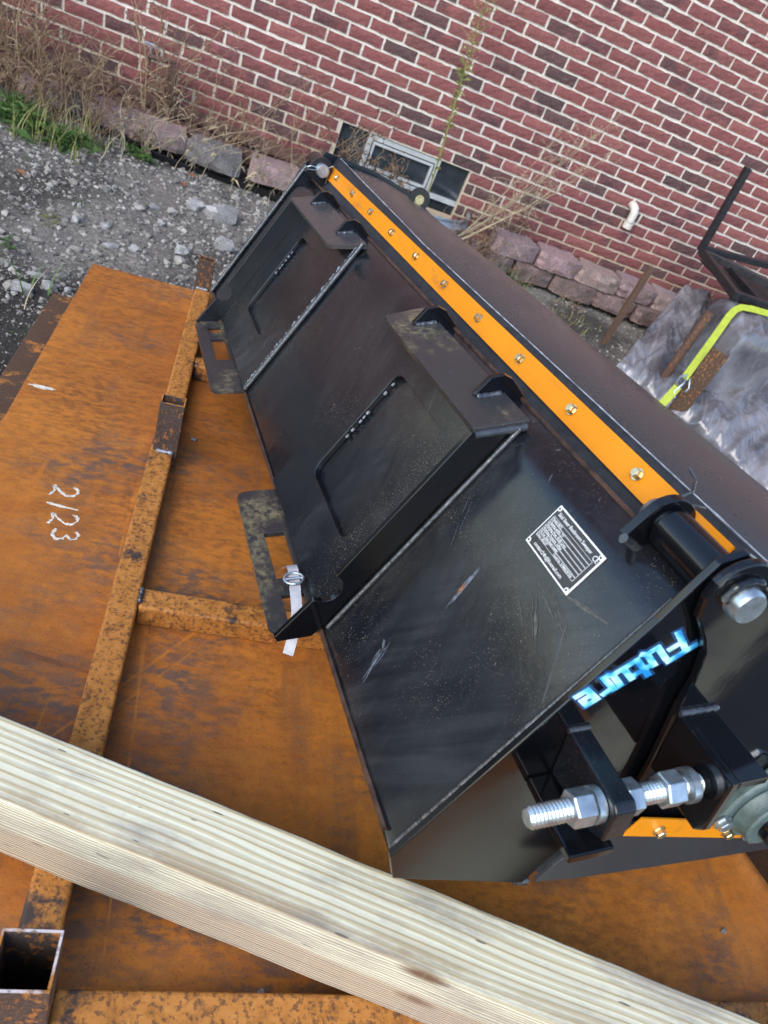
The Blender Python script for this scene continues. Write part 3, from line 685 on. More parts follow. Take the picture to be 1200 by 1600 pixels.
# pebbles on the plate
for (x, y, s, lab) in ((-.585, -4.30, .006, 'small grey pebble on the rusty plate near the timber'), (-.535, -4.405, .006, 'small grey pebble against the near rusty tube'), (.255, -4.30, .006, 'small grey pebble on the plate at lower right'), (-.755, -3.20, .007, 'shiny grey scrap of metal on the plate right of the middle post')):
    vs, fs = rock(rg, s, s * .7, s * .7, 2); m = MB(); m.add(vs, fs); o = m.build('pebble', STONE, smooth=30); o.matrix_world = MR @ Matrix.Translation((x, y, PT + s * .5)); tag(o, lab, 'pebble')

# ------------------------------------------------------------------ timber in front
ang = R(-18.25)
MW = MR @ Matrix.Translation((-.925, -4.151, 0)) @ Matrix.Rotation(ang, 4, 'Z') @ Matrix.Translation((0, -.05, -.0745))
m = MB(); nseg = 220
for i in range(nseg + 1):
    x = -1.0 + 3.2 * i / nseg
    for j, (yy, zz) in enumerate(((-.05, -.065), (.05, -.065), (.05, .065), (-.05, .065))):
        m.v.append(Vector((x, yy + .0015 * noise.noise(Vector((x * 9, j * 3, 0))) + .0005 * noise.noise(Vector((x * 55, j * 3, 0))), zz + .0015 * noise.noise(Vector((x * 9, j * 3, 7))) + .0005 * noise.noise(Vector((x * 48, j * 3, 7))))))
for i in range(nseg):
    for j in range(4): m.f.append((4 * i + j, 4 * i + (j + 1) % 4, 4 * i + 4 + (j + 1) % 4, 4 * i + 4 + j))
m.f += [(3, 2, 1, 0), tuple(4 * nseg + j for j in range(4))]
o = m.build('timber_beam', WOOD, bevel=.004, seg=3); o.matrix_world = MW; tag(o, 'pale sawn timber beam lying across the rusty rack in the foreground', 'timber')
for i, q in enumerate(((.24, .0515, .062),)):
    pass

# ------------------------------------------------------------------ box broom sweeper (local x along its width, y forward, z up the back)
A = Vector((0.16262, -0.97350, 0.16076)); T = Vector((0.38139, 0.21229, 0.89971)); Fw = Vector((0.91000, 0.08500, -0.40581)); PL = Vector((-0.81006, -2.56923, -0.00196))
MS = Matrix(((A.x, Fw.x, T.x, PL.x), (A.y, Fw.y, T.y, PL.y), (A.z, Fw.z, T.z, PL.z), (0, 0, 0, 1)))
sw = thing('box_broom_sweeper', 'black box broom sweeper attachment with orange strips tipped on the rusty rack', 'sweeper', MS)
W = 1.83
fS = lambda s0=0: (lambda u, v, d: (d, u, v))      # (f,t) profile extruded along x
ft = lambda u, v, d: (d, u, v)
def arc(cx, cy, r, a0, a1, n=8): return [(cx + r * math.cos(R(a0 + (a1 - a0) * i / n)), cy + r * math.sin(R(a0 + (a1 - a0) * i / n))) for i in range(n + 1)]
# bent back panel
prof = [(.25, .004), (.05, -.030)] + arc(.030, .002, .033, 270, 180, 7)[0:] + [(-.0, .03), (0, .385)] + arc(.026, .388, .026, 180, 128, 6) + [(.024, .430), (.030, .434)]
prof = [(.25, .004), (.046, -.031), (.030, -.029), (.014, -.019), (.004, -.006), (0, .010), (0, .20), (0, .376), (.0010, .389), (.0038, .400), (.0085, .4105), (.0155, .4205), (.028, .433)]
off = offset_poly(prof, -.006); poly = prof + off[::-1]
m = MB(); m.prism(poly, ft, 0.0, W); m.build('back_panel', BLACK_FACE, sw, smooth=40)
m = MB(); m.tube([(.004 + i * .03, .0305 + .001 * noise.noise(Vector((i * .9, 0, 0))), .4372) for i in range(61)], lambda u: .0032, 6); m.build('top_edge', RUSTEDGE, sw, smooth=50)
m = MB(); m.tube([(.004 + i * .03, .0005, -.004) for i in range(61)], .0035, 6); m.build('bottom_edge', RUSTEDGE, sw, smooth=50)
# end plates
epoly = [(-.006, -.004), (.030, -.037), (.234, .003), (.228, .05), (.226, .11), (.222, .2), (.155, .30), (.092, .385), (.072, .43), (.062, .475), (.040, .495), (.005, .492), (-.014, .468), (-.012, .43), (-.009, .39)]
for x0, nm in ((-.010, 'l'), (W, 'r')):
    m = MB(); m.prism(epoly, ft, x0 + (.0 if nm == 'r' else 0), x0 + .010); m.build('end_plate', BLACK_END if nm == 'r' else BLACK, sw, bevel=.002)
m = MB(); m.tube([(.002, -.006 + .0015 * noise.noise(Vector((i * .8, 1, 0))), .0 + .455 * i / 60) for i in range(61)], lambda u: .006 + .0018 * noise.noise(Vector((u * 60, 0, 0))), 8); m.build('weld', WELD, sw, smooth=70)
m = MB(); m.tube([(W - .001, -.005, .003 + .41 * i / 60) for i in range(61)], lambda u: .0032 + .0006 * noise.noise(Vector((u * 40, 0, 0))), 8); m.build('weld', WELD, sw, smooth=70)
# quick attach plates with recessed pockets
xz = lambda u, v, d: (u, d, v)
for (x0, x1, hx0, hx1) in ((.250, .678, .355, .56), (1.075, 1.474, 1.165, 1.378)):
    me = plate_mesh('mount_plate', [(x0, .004), (x1, .004), (x1, .396), (x0, .396)], [rrect(hx0, hx1, .095, .325, .022)], xz, -.011, -.0004, BLACK_FACE)
    link('mount_plate', me, sw, bevel=.0015)
m = MB(); m.tube([(.683 + .0015 * noise.noise(Vector((i, 0, 0))), -.006, .004 + .42 * i / 70) for i in range(71)], lambda u: .0056 + .0017 * noise.noise(Vector((u * 70, 2, 0))), 8); m.build('weld', WELD, sw, smooth=70)
m = MB()
for i in range(70):
    if random.random() < .62:
        z = .01 + .40 * i / 70; x = .683 + random.uniform(-.004, .004); m.tube([(x, -.0125, z), (x + random.uniform(-.003, .003), -.0132, z + random.uniform(.002, .007))], random.uniform(.0008, .002), 5)
stuff(m.build('weld_spatter', WELD_PALE, sw, smooth=60))
# welded pocket seams (pale beads at the left side of each pocket)
m = MB()
for x, zs in ((.359, (.21, .225, .235, .25, .262, .275)), (1.169, (.18, .195, .215, .225, .235, .28, .30))):
    for z in zs: m.tube([(x, -.006, z), (x + .001, -.0065, z + .006)], random.uniform(.0018, .003), 6)
stuff(m.build('pocket_weld', WELD_PALE, sw, smooth=60))
# side guides with a round notch
guide = [(-.0112, .408), (-.056, .368), (-.0545, .094)] + [(-.0545 + .025 * math.cos(R(a)), .068 + .025 * math.sin(R(a))) for a in range(90, -91, -15)] + [(-.0555, .040), (-.0605, -.043), (-.052, -.047), (-.012, -.014), (-.0112, .0)]
for x0 in (.240, 1.475):
    m = MB(); m.prism(guide, ft, x0, x0 + .009); m.build('side_guide', BLACK_GLOSS if x0 > 1 else BLACK, sw, bevel=.001)
m = MB(); m.tube([(1.4865, -.004, .012 + .40 * i / 60) for i in range(61)], lambda u: .0040 + .0012 * noise.noise(Vector((u * 60, 0, 5))), 8); m.build('weld', WELD, sw, smooth=70)
# upper ledges: from the bend (y 0, z .42) down and out to (-.056,.37)
dl = Vector((-.056, .368)) - Vector((.004, .424)); dl.normalize(); nl = Vector((dl.y, -dl.x))
if nl.y < 0: nl = -nl
LL = .082
def led(u, v, d): p = Vector((.004, .424)) + dl * v + nl * d; return (u, p.x, p.y)
for x0, x1, xo0, xo1 in ((.246, .686, .250, .655), (1.086, 1.478, 1.094, 1.474)):
    if x0 < 1: pl = [(x0, .0), (x1, .0), (x1, .012), (xo1 + .012, LL - .008), (xo1, LL), (xo0, LL)]
    else: pl = [(x0 - .02, .0), (x1 + .006, .0), (x1 + .006, LL - .002), (xo0 + .012, LL), (xo0 - .012, LL - .004)]
    me = plate_mesh('upper_ledge', pl, [], led, -.004, .006, BLACK_WORN if x0 > 1 else HOODM); link('upper_ledge', me, sw, bevel=.0012)
m = MB(); m.tube([led(1.484, .004 + .074 * i / 16, -.004) for i in range(17)], lambda u: .0058 + .0012 * noise.noise(Vector((u * 20, 0, 5))), 8); m.build('weld', WELD, sw, smooth=70)
gus = [(-.036, .398), (-.034, .432), (-.020, .447), (-.004, .450), (.040, .440), (.034, .426), (.012, .412), (-.010, .408)]
for x in (.318, .585, 1.128, 1.393):
    m = MB(); m.prism(gus, ft, x, x + .010); gm = m.build('gusset', BLACK_GLOSS, sw, bevel=.001)
    mm = MB(); mm.tube([led(x + .013, .008 + .036 * i / 12, .007) for i in range(13)], lambda u: .0050 + .002 * noise.noise(Vector((u * 9, x * 7, 2))), 8); mm.build('weld', WELD, gm, smooth=70)
# lower lips with latch slots
dl2 = Vector((-.060, -.046)); L2 = dl2.length; dl2.normalize(); nl2 = Vector((-dl2.y, dl2.x))
def lip(u, v, d): p = Vector((-.001, -.003)) + dl2 * v + nl2 * d; return (u, p.x, p.y)
def lippoly(x0, x1, r=.022):
    return [(x0, 0), (x1, 0)] + [(x1 - r + r * math.cos(R(a)), L2 - r + r * math.sin(R(a))) for a in range(0, 91, 15)] + [(x0 + r + r * math.cos(R(a)), L2 - r + r * math.sin(R(a))) for a in range(90, 181, 15)]
for x0, x1, slots in ((.249, .678, ((.292, .326), (.372, .505))), (1.097, 1.4745, ((1.232, 1.353), (1.393, 1.462)))):
    hs = [[(a, .010), (b, .010), (b, .045), (a, .045)] for a, b in slots]
    me = plate_mesh('lower_lip', lippoly(x0, x1), hs, lip, -.004, .005, BLACK_LIP); link('lower_lip', me, sw, bevel=.0012)
# hood frame follows a slight skew, so it has its own helper
def H(s, f, t): return (s, f + .0209 * (s - .13) - .002, t - .0090 * (s - .13))
def grid(us, prof, name, mat, thick=.004, jit=None, smooth=50):
    m = MB(); n = len(prof)
    for i, s in enumerate(us):
        for j, (f, t) in enumerate(prof):
            df, dt = jit(s, j) if jit else (0, 0); m.v.append(Vector(H(s, f + df, t + dt)))
    m.f = [(i * n + j, i * n + j + 1, (i + 1) * n + j + 1, (i + 1) * n + j) for i in range(len(us) - 1) for j in range(n - 1)]
    o = m.build(name, mat, sw, smooth=smooth); sdm = o.modifiers.new('th', 'SOLIDIFY'); sdm.thickness = thick; sdm.offset = 0; return o
us = [.0 + 1.835 * i / 60 for i in range(61)]
# rear rubber curtain above and below the orange strip
def cj(s, j):
    if j >= 6: return (0, .018 * max(0, 1 - s / .75) + .003 * noise.noise(Vector((s * 6, 0, 0))))
    return (.004 * noise.noise(Vector((s * 3, j * .2, 1))), 0)
grid(us, [(.040, .395), (.046, .415), (.052, .44), (.056, .46), (.057, .485), (.058, .500), (.060, .512)], 'rear_curtain', RUBBER, .006, cj)
for i in range(1): pass
m = MB()
for i in range(60):
    a, b = us[i], us[i + 1]
    if a < .03 or b > 1.80: continue
    vs = [Vector(H(s, f, t)) for s in (a, b) for f, t in ((.0515, .4655), (.0475, .4655), (.0475, .5025), (.0515, .5025))]
    m.add(vs, [(0, 1, 5, 4), (1, 2, 6, 5), (2, 3, 7, 6), (3, 0, 4, 7)])
m.v and m.build('orange_strip', ORANGE, sw)
def hexbolt(rad=.0066):
    m = MB(); m.tube([(0, 0, 0), (0, 0, .0022)], rad * 1.28, 14); m.tube([(0, 0, .0022), (0, 0, .0085), (0, 0, .0095)], lambda u: rad if u < .9 else rad * .88, 6); m.tube([(0, 0, .0095), (0, 0, .0098)], rad * .6, 10); return m
bolt_me = hexbolt().mesh('bolt', GOLDZ, 30)
face_back = Matrix.Rotation(R(90), 4, 'X')        # bolt axis -> -y
for i in range(11):
    s = .13 + .1649 * i; p = H(s, .0475, .4855); o = bpy.data.objects.new('bolt', bolt_me); COL.objects.link(o); o.parent = sw
    o.matrix_local = Matrix.Translation(p) @ face_back @ Matrix.Rotation(i * 1.3, 4, 'Z')
# hood top, folding over the brush
hp = [(.066, .497), (.072, .508), (.11, .535), (.19, .565), (.27, .583), (.33, .590), (.40, .588), (.50, .562), (.62, .53), (.74, .42), (.82, .28), (.86, .12)]
def hj(s, j):
    bow = .004 * math.exp(-((s - .62) / .33) ** 2)
    return (0, bow * (min(j, 4) / 4) + .0015 * noise.noise(Vector((s * 5, j, 0))))
grid([.0 + 1.845 * i / 60 for i in range(61)], hp, 'hood', HOODM, .006, hj, 35)
m = MB(); m.tube([H(.004 + 1.83 * i / 80, .0615 + .001 * noise.noise(Vector((i * .5, 3, 0))),   .514 + .018 * max(0, 1 - (1.83 * i / 80) / .75)) for i in range(81)], lambda u: .0012 + .0010 * noise.noise(Vector((u * 90, 0, 0))), 6); m.build('frayed_edge', m_simple('frayed_pale_edge', (.27, .29, .32), .5, 0, 60, .6, .3), sw, smooth=60)
# lifting eye on the hood ridge
lug = rrect(-.034, .034, -.034, .034, .033, 8)
s0 = -.017
me = plate_mesh('lifting_eye', [(u, v) for u, v in lug], [[(.015 * math.cos(R(a)), .015 * math.sin(R(a))) for a in range(0, 360, 24)]], lambda u, v, d: H(s0 + d, .335 + u, .606 + v), -.005, .005, BLACK); link('lifting_eye', me, sw, bevel=.001)
m = MB(); m.tube([H(s0 - .002, .335, .606), H(s0 + .006, .335, .606)], .0148, 14); m.build('eye_bush', GOLDZ, sw, smooth=40)
# brush roller under the hood
m = MB(); m.tube([H(.02 + 1.78 * i / 90, .55, .31) for i in range(91)], lambda u: .14 + .012 * math.sin(u * 400), 26); m.build('brush', RUBBER, sw)
# far (left) hood end plate and hinge
hl = [(.03, .44), (.075, .40), (.16, .27), (.24, .11), (.70, .25), (.82, .28), (.74, .42), (.62, .535), (.50, .575), (.40, .600), (.33, .603), (.27, .596), (.19, .578), (.11, .551), (.05, .528), (.02, .516)]
m = MB(); m.prism(hl, lambda u, v, d: H(d, u, v), -.022, -.013); m.build('hood_end_plate', BLACK, sw, bevel=.002)
m = MB(); m.tube([(-.03, .016, .478), (.052, .018, .476)], .029, 22); m.build('hinge_tube', BLACK_GLOSS, sw, bevel=.001, smooth=40)
m = MB(); m.prism([(-.018, .440), (.05, .440)] + arc(.016, .474, .033, 0, 180, 10), ft, .055, .064); m.build('hinge_ear', BLACK, sw, bevel=.001)
pin = MB(); pin.tube([(.0, .016, .474), (.083, .016, .474), (.086, .016, .474)], lambda u: .0185 if u < .9 else .016, 20); pin = pin.build('hinge_pin', ZINC, sw, smooth=40)
m = MB(); m.tube([(.087, .016, .474), (.0872, .016, .474)], .005, 10); m.build('pin_centre', WELD_PALE, pin)
m = MB(); m.tube([(.074, .032, .503), (.074, .016, .476), (.075, -.008, .458), (.075, -.020, .450), (.0755, -.024, .456), (.075, -.017, .464), (.074, .010, .476), (.074, .036, .474), (.073, .045, .455)], .0017, 6); m.build('cotter', ZINC, pin, smooth=60)
# near (right) hinge
m = MB(); m.tube([(1.744, .024, .456), (1.829, .024, .4545)], .0248, 26); m.build('hinge_tube', BLACK_GLOSS, sw, bevel=.001, smooth=40)
m = MB(); m.prism([(-.012, .418), (.055, .418)] + arc(.024, .456, .034, 0, 180, 12), ft, 1.728, 1.740); m.build('hinge_ear', BLACK_GLOSS, sw, bevel=.0012)
pin2 = MB(); pin2.tube([(1.710, .024, .456), (1.713, .024, .456), (1.868, .024, .456), (1.872, .024, .456)], lambda u: .0185 if .1 < u < .9 else .0165, 24); pin2 = pin2.build('hinge_pin', ZINC, sw, smooth=40)
m = MB(); m.tube([(1.719, .010, .468), (1.719, .03, .490), (1.716, .040, .500), (1.701, .048, .512), (1.686, .046, .516)], .0022, 6); m.tube([(1.719, .040, .478), (1.719, .056, .490), (1.726, .064, .496)], .0022, 6); m.build('cotter', WELD, pin2, smooth=60)
m = MB(); m.tube([(1.858, .024 + .0225 * math.cos(R(a)), .456 + .0225 * math.sin(R(a))) for a in range(-20, 220, 12)], lambda u: .0055 + .001 * math.sin(u * 40), 8); m.build('weld', BLACK_GLOSS, sw, smooth=60)
for p0, n in (((1.69, -.006, .42), 8),):
    m = MB(); m.tube([(1.740, -.012 + .06 * i / 10, .417) for i in range(11)], lambda u: .006 + .0015 * math.sin(u * 30), 8); m.build('weld', WELD, sw, smooth=60)
# near hood end plate
XE = W + .016
he = arc(.024, .456, .042, 75, 185, 10) + [(-.012, .436), (.006, .416), (.040, .404), (.062, .392), (.090, .362), (.107, .333), (.165, .259), (.186, .228), (.22, .178), (.255, .166), (.60, .262), (.86, .30), (.80, .42), (.66, .54), (.48, .596), (.10, .505)]
m = MB(); m.prism(he, ft, XE, XE + .010); m.build('hood_end_plate', BLACK_GLOSS, sw, bevel=.0025)
# rubber apron and its clamp strip below the near hood end
ap = [(.245, .016), (.275, .060), (.238, .098), (.262, .178), (.60, .27), (.80, .31), (.84, .28), (.627, .198), (.50, .130), (.37, .070), (.30, .030)]
ap = [(.195, .042), (.191, .075), (.196, .111), (.228, .172), (.53, .262), (.86, .36), (.90, .32), (.564, .216), (.45, .158), (.317, .094), (.25, .062)]
m = MB(); m.prism(ap, ft, 1.8605, 1.8665); m.build('end_apron', APRON, sw, bevel=.001)
sd_ = Vector((.289, .080)).normalized(); sn_ = Vector((-sd_.y, sd_.x)); s0_ = Vector((.234, .1555))
stp = [s0_, s0_ + sd_ * .66, s0_ + sd_ * .66 + sn_ * .034, s0_ + sn_ * .034 + sd_ * .006]
m = MB(); m.prism([tuple(p) for p in stp], ft, 1.867, 1.8705); m.build('orange_strip', ORANGE, sw, bevel=.0008)
face_side = Matrix.Rotation(R(90), 4, 'Y')
for d in (.050, .184, .252, .39):
    p = s0_ + sd_ * d + sn_ * .015; o = bpy.data.objects.new('bolt', bolt_me); COL.objects.link(o); o.parent = sw; o.matrix_local = Matrix.Translation((1.8705, p.x, p.y)) @ face_side
m = MB(); m.prism([(.20, .012), (.30, .006), (.42, .060), (.66, .182), (.80, .30), (.5, .40), (.2, .2)], ft, 1.812, 1.820); m.build('gap_shade_panel', RUBBER, sw)  # dark panel added so the gap beside the apron reads as shade
# depth adjuster: brackets, threaded rod, nuts
ud = Vector((.154, .108)).normalized(); vd = Vector((-ud.y, ud.x)); r0 = Vector((-.020, .177)); RS = 1.913
def rodp(d, v=0, s=0): p = r0 + ud * d + vd * v; return (RS + s, p.x, p.y)
m = MB(); nth = 50; pts = [rodp(.205 * i / (nth * 2)) for i in range(nth * 2 + 1)]
m.tube(pts, lambda u:   .0114 if int(round(u * nth * 2)) % 2 else .0099, 20); m.build('threaded_rod', ZINC, sw)
m = MB(); m.tube([rodp(-.002), rodp(.0)], lambda u:   .0085 if u < .5 else .0099, 20); m.build('rod_end', ZINC, sw)
def nut(d0, d1, r=.0188, rot=0):
    m = MB(); q = [(r * .93, d0), (r, d0 + .002), (r, d1 - .002), (r * .93, d1)]
    for rr, d in q:
        for j in range(6):
            a = R(60 * j + rot); m.v.append(Vector(rodp(d, rr * math.cos(a), rr * math.sin(a))))
    m.f = [(i * 6 + j, i * 6 + (j + 1) % 6, i * 6 + 6 + (j + 1) % 6, i * 6 + 6 + j) for i in range(3) for j in range(6)] + [(5, 4, 3, 2, 1, 0), (18, 19, 20, 21, 22, 23)]
    m.build('nut', ZINC, sw, bevel=.0008)
nut(.044, .067); nut(.1035, .122, rot=12); nut(.150, .173, rot=20)
m = MB(); m.tube([rodp(.068), rodp(.0765)], .0185, 24); m.build('washer', ZINC, sw, smooth=40)
m = MB(); m.tube([rodp(.180), rodp(.189)], .0185, 20); m.build('washer', ZINC, sw, smooth=40)
def brk(v, s, d): p = r0 + ud * d + vd * v; return (s, p.x, p.y)
m = MB(); m.prism([(-.048, W + .0102), (.022, W + .0102), (.022, 1.930), (.016, 1.937), (-.028, 1.937), (-.040, 1.918)], brk, .0775, .1025); m.build('adjuster_bracket', BLACK, sw, bevel=.002)
m = MB(); m.prism([(-.050, W + .0104), (-.062, W + .0104), (-.062, 1.935), (-.050, 1.935)], brk, .050, .1025); m.build('bracket_foot', BLACK_GLOSS, sw, bevel=.002)
m = MB(); m.tube([brk(.022, W + .0112, .077 + .026 * i / 8) for i in range(9)], .0035, 8); m.build('weld', WELD, sw, smooth=60)
# stop bracket on the hood end (angle iron)
m = MB(); m.prism([(-.050, XE + .0102), (.040, XE + .0102), (.040, 1.945), (-.036, 1.945), (-.050, 1.935)], brk, .198, .208); m.build('stop_bracket', BLACK_GLOSS, sw, bevel=.002)
m = MB(); m.prism([(.028, XE + .0103), (.0395, XE + .0103), (.0395, 1.944), (.028, 1.944)], brk, .2085, .246); m.build('stop_flange', BLACK_GLOSS, sw, bevel=.002)
m = MB(); m.tube([brk(.042, XE + .011, .198 + .05 * i / 10) for i in range(11)], lambda u: .0042 + .001 * math.sin(u * 30), 8); m.build('weld', WELD, sw, smooth=60)
# flange bearing at the right edge
bc = (.415, .275)
m = MB(); m.prism([(bc[0] + .062 * math.cos(R(a)) * (1.25 if a % 90 == 45 else 1), bc[1] + .062 * math.sin(R(a)) * (1.25 if a % 90 == 45 else 1)) for a in range(0, 360, 15)], ft, XE + .0102, XE + .026)
bo = m.build('bearing_housing', BEARING, sw, bevel=.004, smooth=40)
m = MB(); m.tube([(XE + .026, *bc), (XE + .038, *bc), (XE + .050, *bc)], lambda u: .050 if u < .4 else .042, 26); m.build('bearing_boss', BEARING, bo, bevel=.003, smooth=40)
m = MB(); m.tube([(XE + .05, *bc), (XE + .062, *bc)], .026, 20); m.build('shaft', BLACK_GLOSS, bo, smooth=40)
for a in (45, 135, 225, 315):
    o = bpy.data.objects.new('bolt', bpy.data.meshes.get('bearing_bolt') or hexbolt(.010).mesh('bearing_bolt', ZINC, 30)); COL.objects.link(o); o.parent = bo
    o.matrix_local = Matrix.Translation((XE + .0262, bc[0] + .062 * math.cos(R(a)), bc[1] + .062 * math.sin(R(a)))) @ face_side
# bucket floor weld at lower front corner
m = MB(); m.tube([(W + .004, .225 + .02 * i / 6, .0 + .004 * i / 6) for i in range(7)], .007, 8); m.build('weld', WELD, sw, smooth=60)

# scuffs and a wiped dust mark on the near back panel
SCUFF = m_simple('scuffed_paint', (.11, .125, .15), .5, 0, 220, .6, .3, .001); SCUFF_RUST = m_simple('scuff_rust', (.26, .10, .035), .7, 0, 200, .5, .3, .001); WIPE = m_simple('wiped_dust', (.075, .075, .066), .42, 0, 160, .5, .1, .001)
rs_ = random.Random(77)
def marks(name, mat, runs, y=-.0004):
    m = MB(); q = 0
    for (x0, z0, x1, z1, n, sp, w_) in runs:
        for k in range(n):
            a_ = rs_.random() * .45; b_ = a_ + rs_.uniform(.25, .55); o_ = rs_.gauss(0, sp); p_ = [(x0 + (x1 - x0) * u + o_ * (1 - .5 * u) + .0012 * math.sin(u * 9 + k), y - .00002 * (q % 12), z0 + (z1 - z0) * u + o_ * .6 * (1 - .5 * u)) for u in (a_, a_ + (b_ - a_) * .33, a_ + (b_ - a_) * .66, b_)]
            m.ribbon(p_, lambda u, w_=w_: w_ * (1 - abs(2 * u - 1) * .8), (0, -1, 0), .00012); q += 1
    return stuff(m.build(name, mat, sw))
marks('scuff', SCUFF, [(1.610, .262, 1.626, .180, 16, .0022, .0018), (1.590, .100, 1.615, .030, 12, .0022, .0013), (1.583, .092, 1.600, .080, 6, .002, .0015), (1.225, .39, 1.25, .30, 3, .004, .0008), (1.50, .30, 1.56, .22, 3, .01, .0006)])
marks('rust_spot', SCUFF_RUST, [(1.614, .236, 1.620, .212, 6, .0012, .002)], -.0008)
marks('wipe_mark', WIPE, [(1.700, .305, 1.766, .262, 16, .006, .0013), (1.722, .325, 1.815, .352, 16, .005, .0013), (1.70, .318, 1.79, .300, 12, .007, .0011)])
# nameplate
NX0, NX1, NZ0, NZ1 = 1.635, 1.736, .329, .3885
npm = MB(); npm.box(NX0, NX1, -.0022, -.0004, NZ0, NZ1); npl = npm.build('name_plate', PLATEWHT, sw, bevel=.0003)
m = MB(); m.box(NX0 + .002, NX1 - .002, -.0026, -.0021, NZ0 + .002, NZ1 - .002); m.build('plate_field', PLATEBLK, npl)
m = MB()
def bar(x0, x1, z0, z1): m.box(x0, x1, -.0029, -.0025, z0, z1)
rowz = [.3745 - .0052 * i for i in range(7)]
for i in range(6):
    zt, zb = rowz[i], rowz[i + 1] + .0004
    bar(NX0 + .0055, NX1 - .0075, zt - .0003, zt); bar(NX0 + .0055, NX1 - .0075, zb, zb + .0003); bar(NX0 + .0055, NX0 + .0058, zb + .0003, zt - .0003); bar(NX1 - .0078, NX1 - .0075, zb + .0003, zt - .0003)
bar(NX0 + .047, NX0 + .0473, rowz[6] + .0007, rowz[5] - .0003)
for x in (NX0 + .004, NX1 - .004):
    for z in (NZ0 + .004, NZ1 - .004): m.tube([(x, -.0024, z), (x, -.0031, z)], .0032, 12)
m.build('plate_lines', PLATEWHT, npl)
m = MB(); m.tube([(0, 0, 0), (0, -.0004, 0)], .0016, 10); rm_ = m.mesh('rivet', PLATEBLK)
for x in (NX0 + .004, NX1 - .004):
    for z in (NZ0 + .004, NZ1 - .004): link('rivet', rm_, npl).location = (x, -.0030, z)
def text(body, size, loc, parent, mat, name='lettering', M=None, align='LEFT', sx=1.0):
    cu = bpy.data.curves.new(name, 'FONT'); cu.body = body; cu.size = size; cu.align_x = align; cu.extrude = .00015; cu.resolution_u = 2
    ob = bpy.data.objects.new('tmp', cu); me = bpy.data.meshes.new_from_object(ob); bpy.data.objects.remove(ob); bpy.data.curves.remove(cu)
    me.name = name; me.materials.clear(); me.materials.append(mat)
    o = link(name, me, parent); o.matrix_local = Matrix.Translation(loc) @ (M if M else Matrix.Rotation(R(90), 4, 'X')) @ Matrix.Diagonal((sx, 1, 1, 1)); return o
tx = lambda b, s, x, z, k=1.0: text(b, s, (x, -.0028, z), npl, PLATEWHT, sx=k)
tx('Skid Steer Boxbroom Sweeper', .0068, NX0 + .0085, NZ1 - .0105, .88); tx('CE', .0095, NX1 - .0125, NZ1 - .0125, .85)
for i, s in enumerate(('Model: BS72', 'Cleaning width: 72"', 'Working Flow: 45-85 L/min', 'Working Pressure: 16Mpa', 'Fit For: Skid Steer Loader')): tx(s, .0045, NX0 + .007, rowz[i] - .0041, .9)
tx('Date: 2023.07', .0045, NX0 + .007, rowz[5] - .0041, .9); tx('Serial No. 5378005287320', .0045, NX0 + .0485, rowz[5] - .0041, .82)
tx('contact24h@foxmail.com', .0066, NX0 + .014, NZ0 + .0055, .95)
# "Future" sticker on the near end plate: letter axis runs down the plate, tops towards the front
SU = Vector((-.045, -.1435)); SL = SU.length; SU.normalize(); SV = Vector((.95, -.30)); SV = Vector((-SU.y, SU.x)); S0 = Vector((.036, .388))
if SV.x < 0: SV = -SV
def stp2(u, v, d): p = S0 + SU * (u - .18 * v) + SV * (v - .012); return (W + .0100 + d, p.x, p.y)
hgt = .033
LET = {'F': [[(.0, .0), (.3, 1.1)], [(-.25, 1.08), (1.35, 1.08)], [(.1, .55), (.85, .55)]], 'u': [[(.1, .85), (.0, .12), (.62, .12)], [(.75, .85), (.62, .12), (.8, .0)]],
       't': [[(.35, 1.15), (.2, .12), (.7, .12)], [(.0, .75), (.75, .75)]], 'r': [[(.15, .85), (.05, .0)], [(.12, .72), (.7, .78)]], 'e': [[(.75, .12), (.1, .12), (.15, .82), (.75, .82), (.7, .46), (.12, .46)]]}
def letters(wd, d0, d1):
    m = MB(); x = 0; q = 0
    for ch in 'Future':
        for st in LET[ch]:
            for i in range(len(st) - 1):
                a = Vector(((x + st[i][0]) * hgt * .61, st[i][1] * hgt)); b = Vector(((x + st[i + 1][0]) * hgt * .61, st[i + 1][1] * hgt)); d = (b - a).normalized(); nn = Vector((-d.y, d.x)) * wd; a2 = a - d * wd * .8; b2 = b + d * wd * .8
                e = q * .000012; q += 1
                m.prism([tuple(a2 - nn), tuple(b2 - nn), tuple(b2 + nn), tuple(a2 + nn)], stp2, d0, d1 + e)
        x += 1.22 if ch == 'F' else .98
    return m
stk = letters(.0064, .0001, .0006).build('sticker', STK_DARK, sw); letters(.0036, .0009, .0013).build('sticker_letter', STK, stk)

# strapping tied to the lower lip
st = thing('packing_strap', 'white packing strap with wire buckle tied through the lower lip slot', 'strap', MS)
m = MB(); m.ribbon([lip(1.300, .020, .020), lip(1.318, .018, .004), lip(1.332, .017, -.010), lip(1.350, .018, -.016), lip(1.372, .020, -.013), lip(1.392, .022, -.008)], .017, tuple(Vector((0, -nl2.x, -nl2.y))), .0008); m.build('band', BAND, st, smooth=60)
m = MB(); m.ribbon([lip(1.385, .022, -.009), lip(1.405, .024, -.006), lip(1.425, .026, .004), lip(1.440, .032, .022), lip(1.455, .040, .042), lip(1.463, .046, .056)], .017, tuple(Vector((0, -nl2.x, -nl2.y))), .0008); m.build('tail', BAND, st, smooth=60)
m = MB()
m.tube([lip(1.372 + .0135 * math.cos(R(a)), .021 + .0155 * math.sin(R(a)), -.0165) for a in range(0, 361, 24)], .0024, 7); m.tube([lip(1.372, .006, -.0165), lip(1.372, .036, -.0165)], .0024, 7)
stuff(m.build('buckle', ZINC, st, smooth=60))

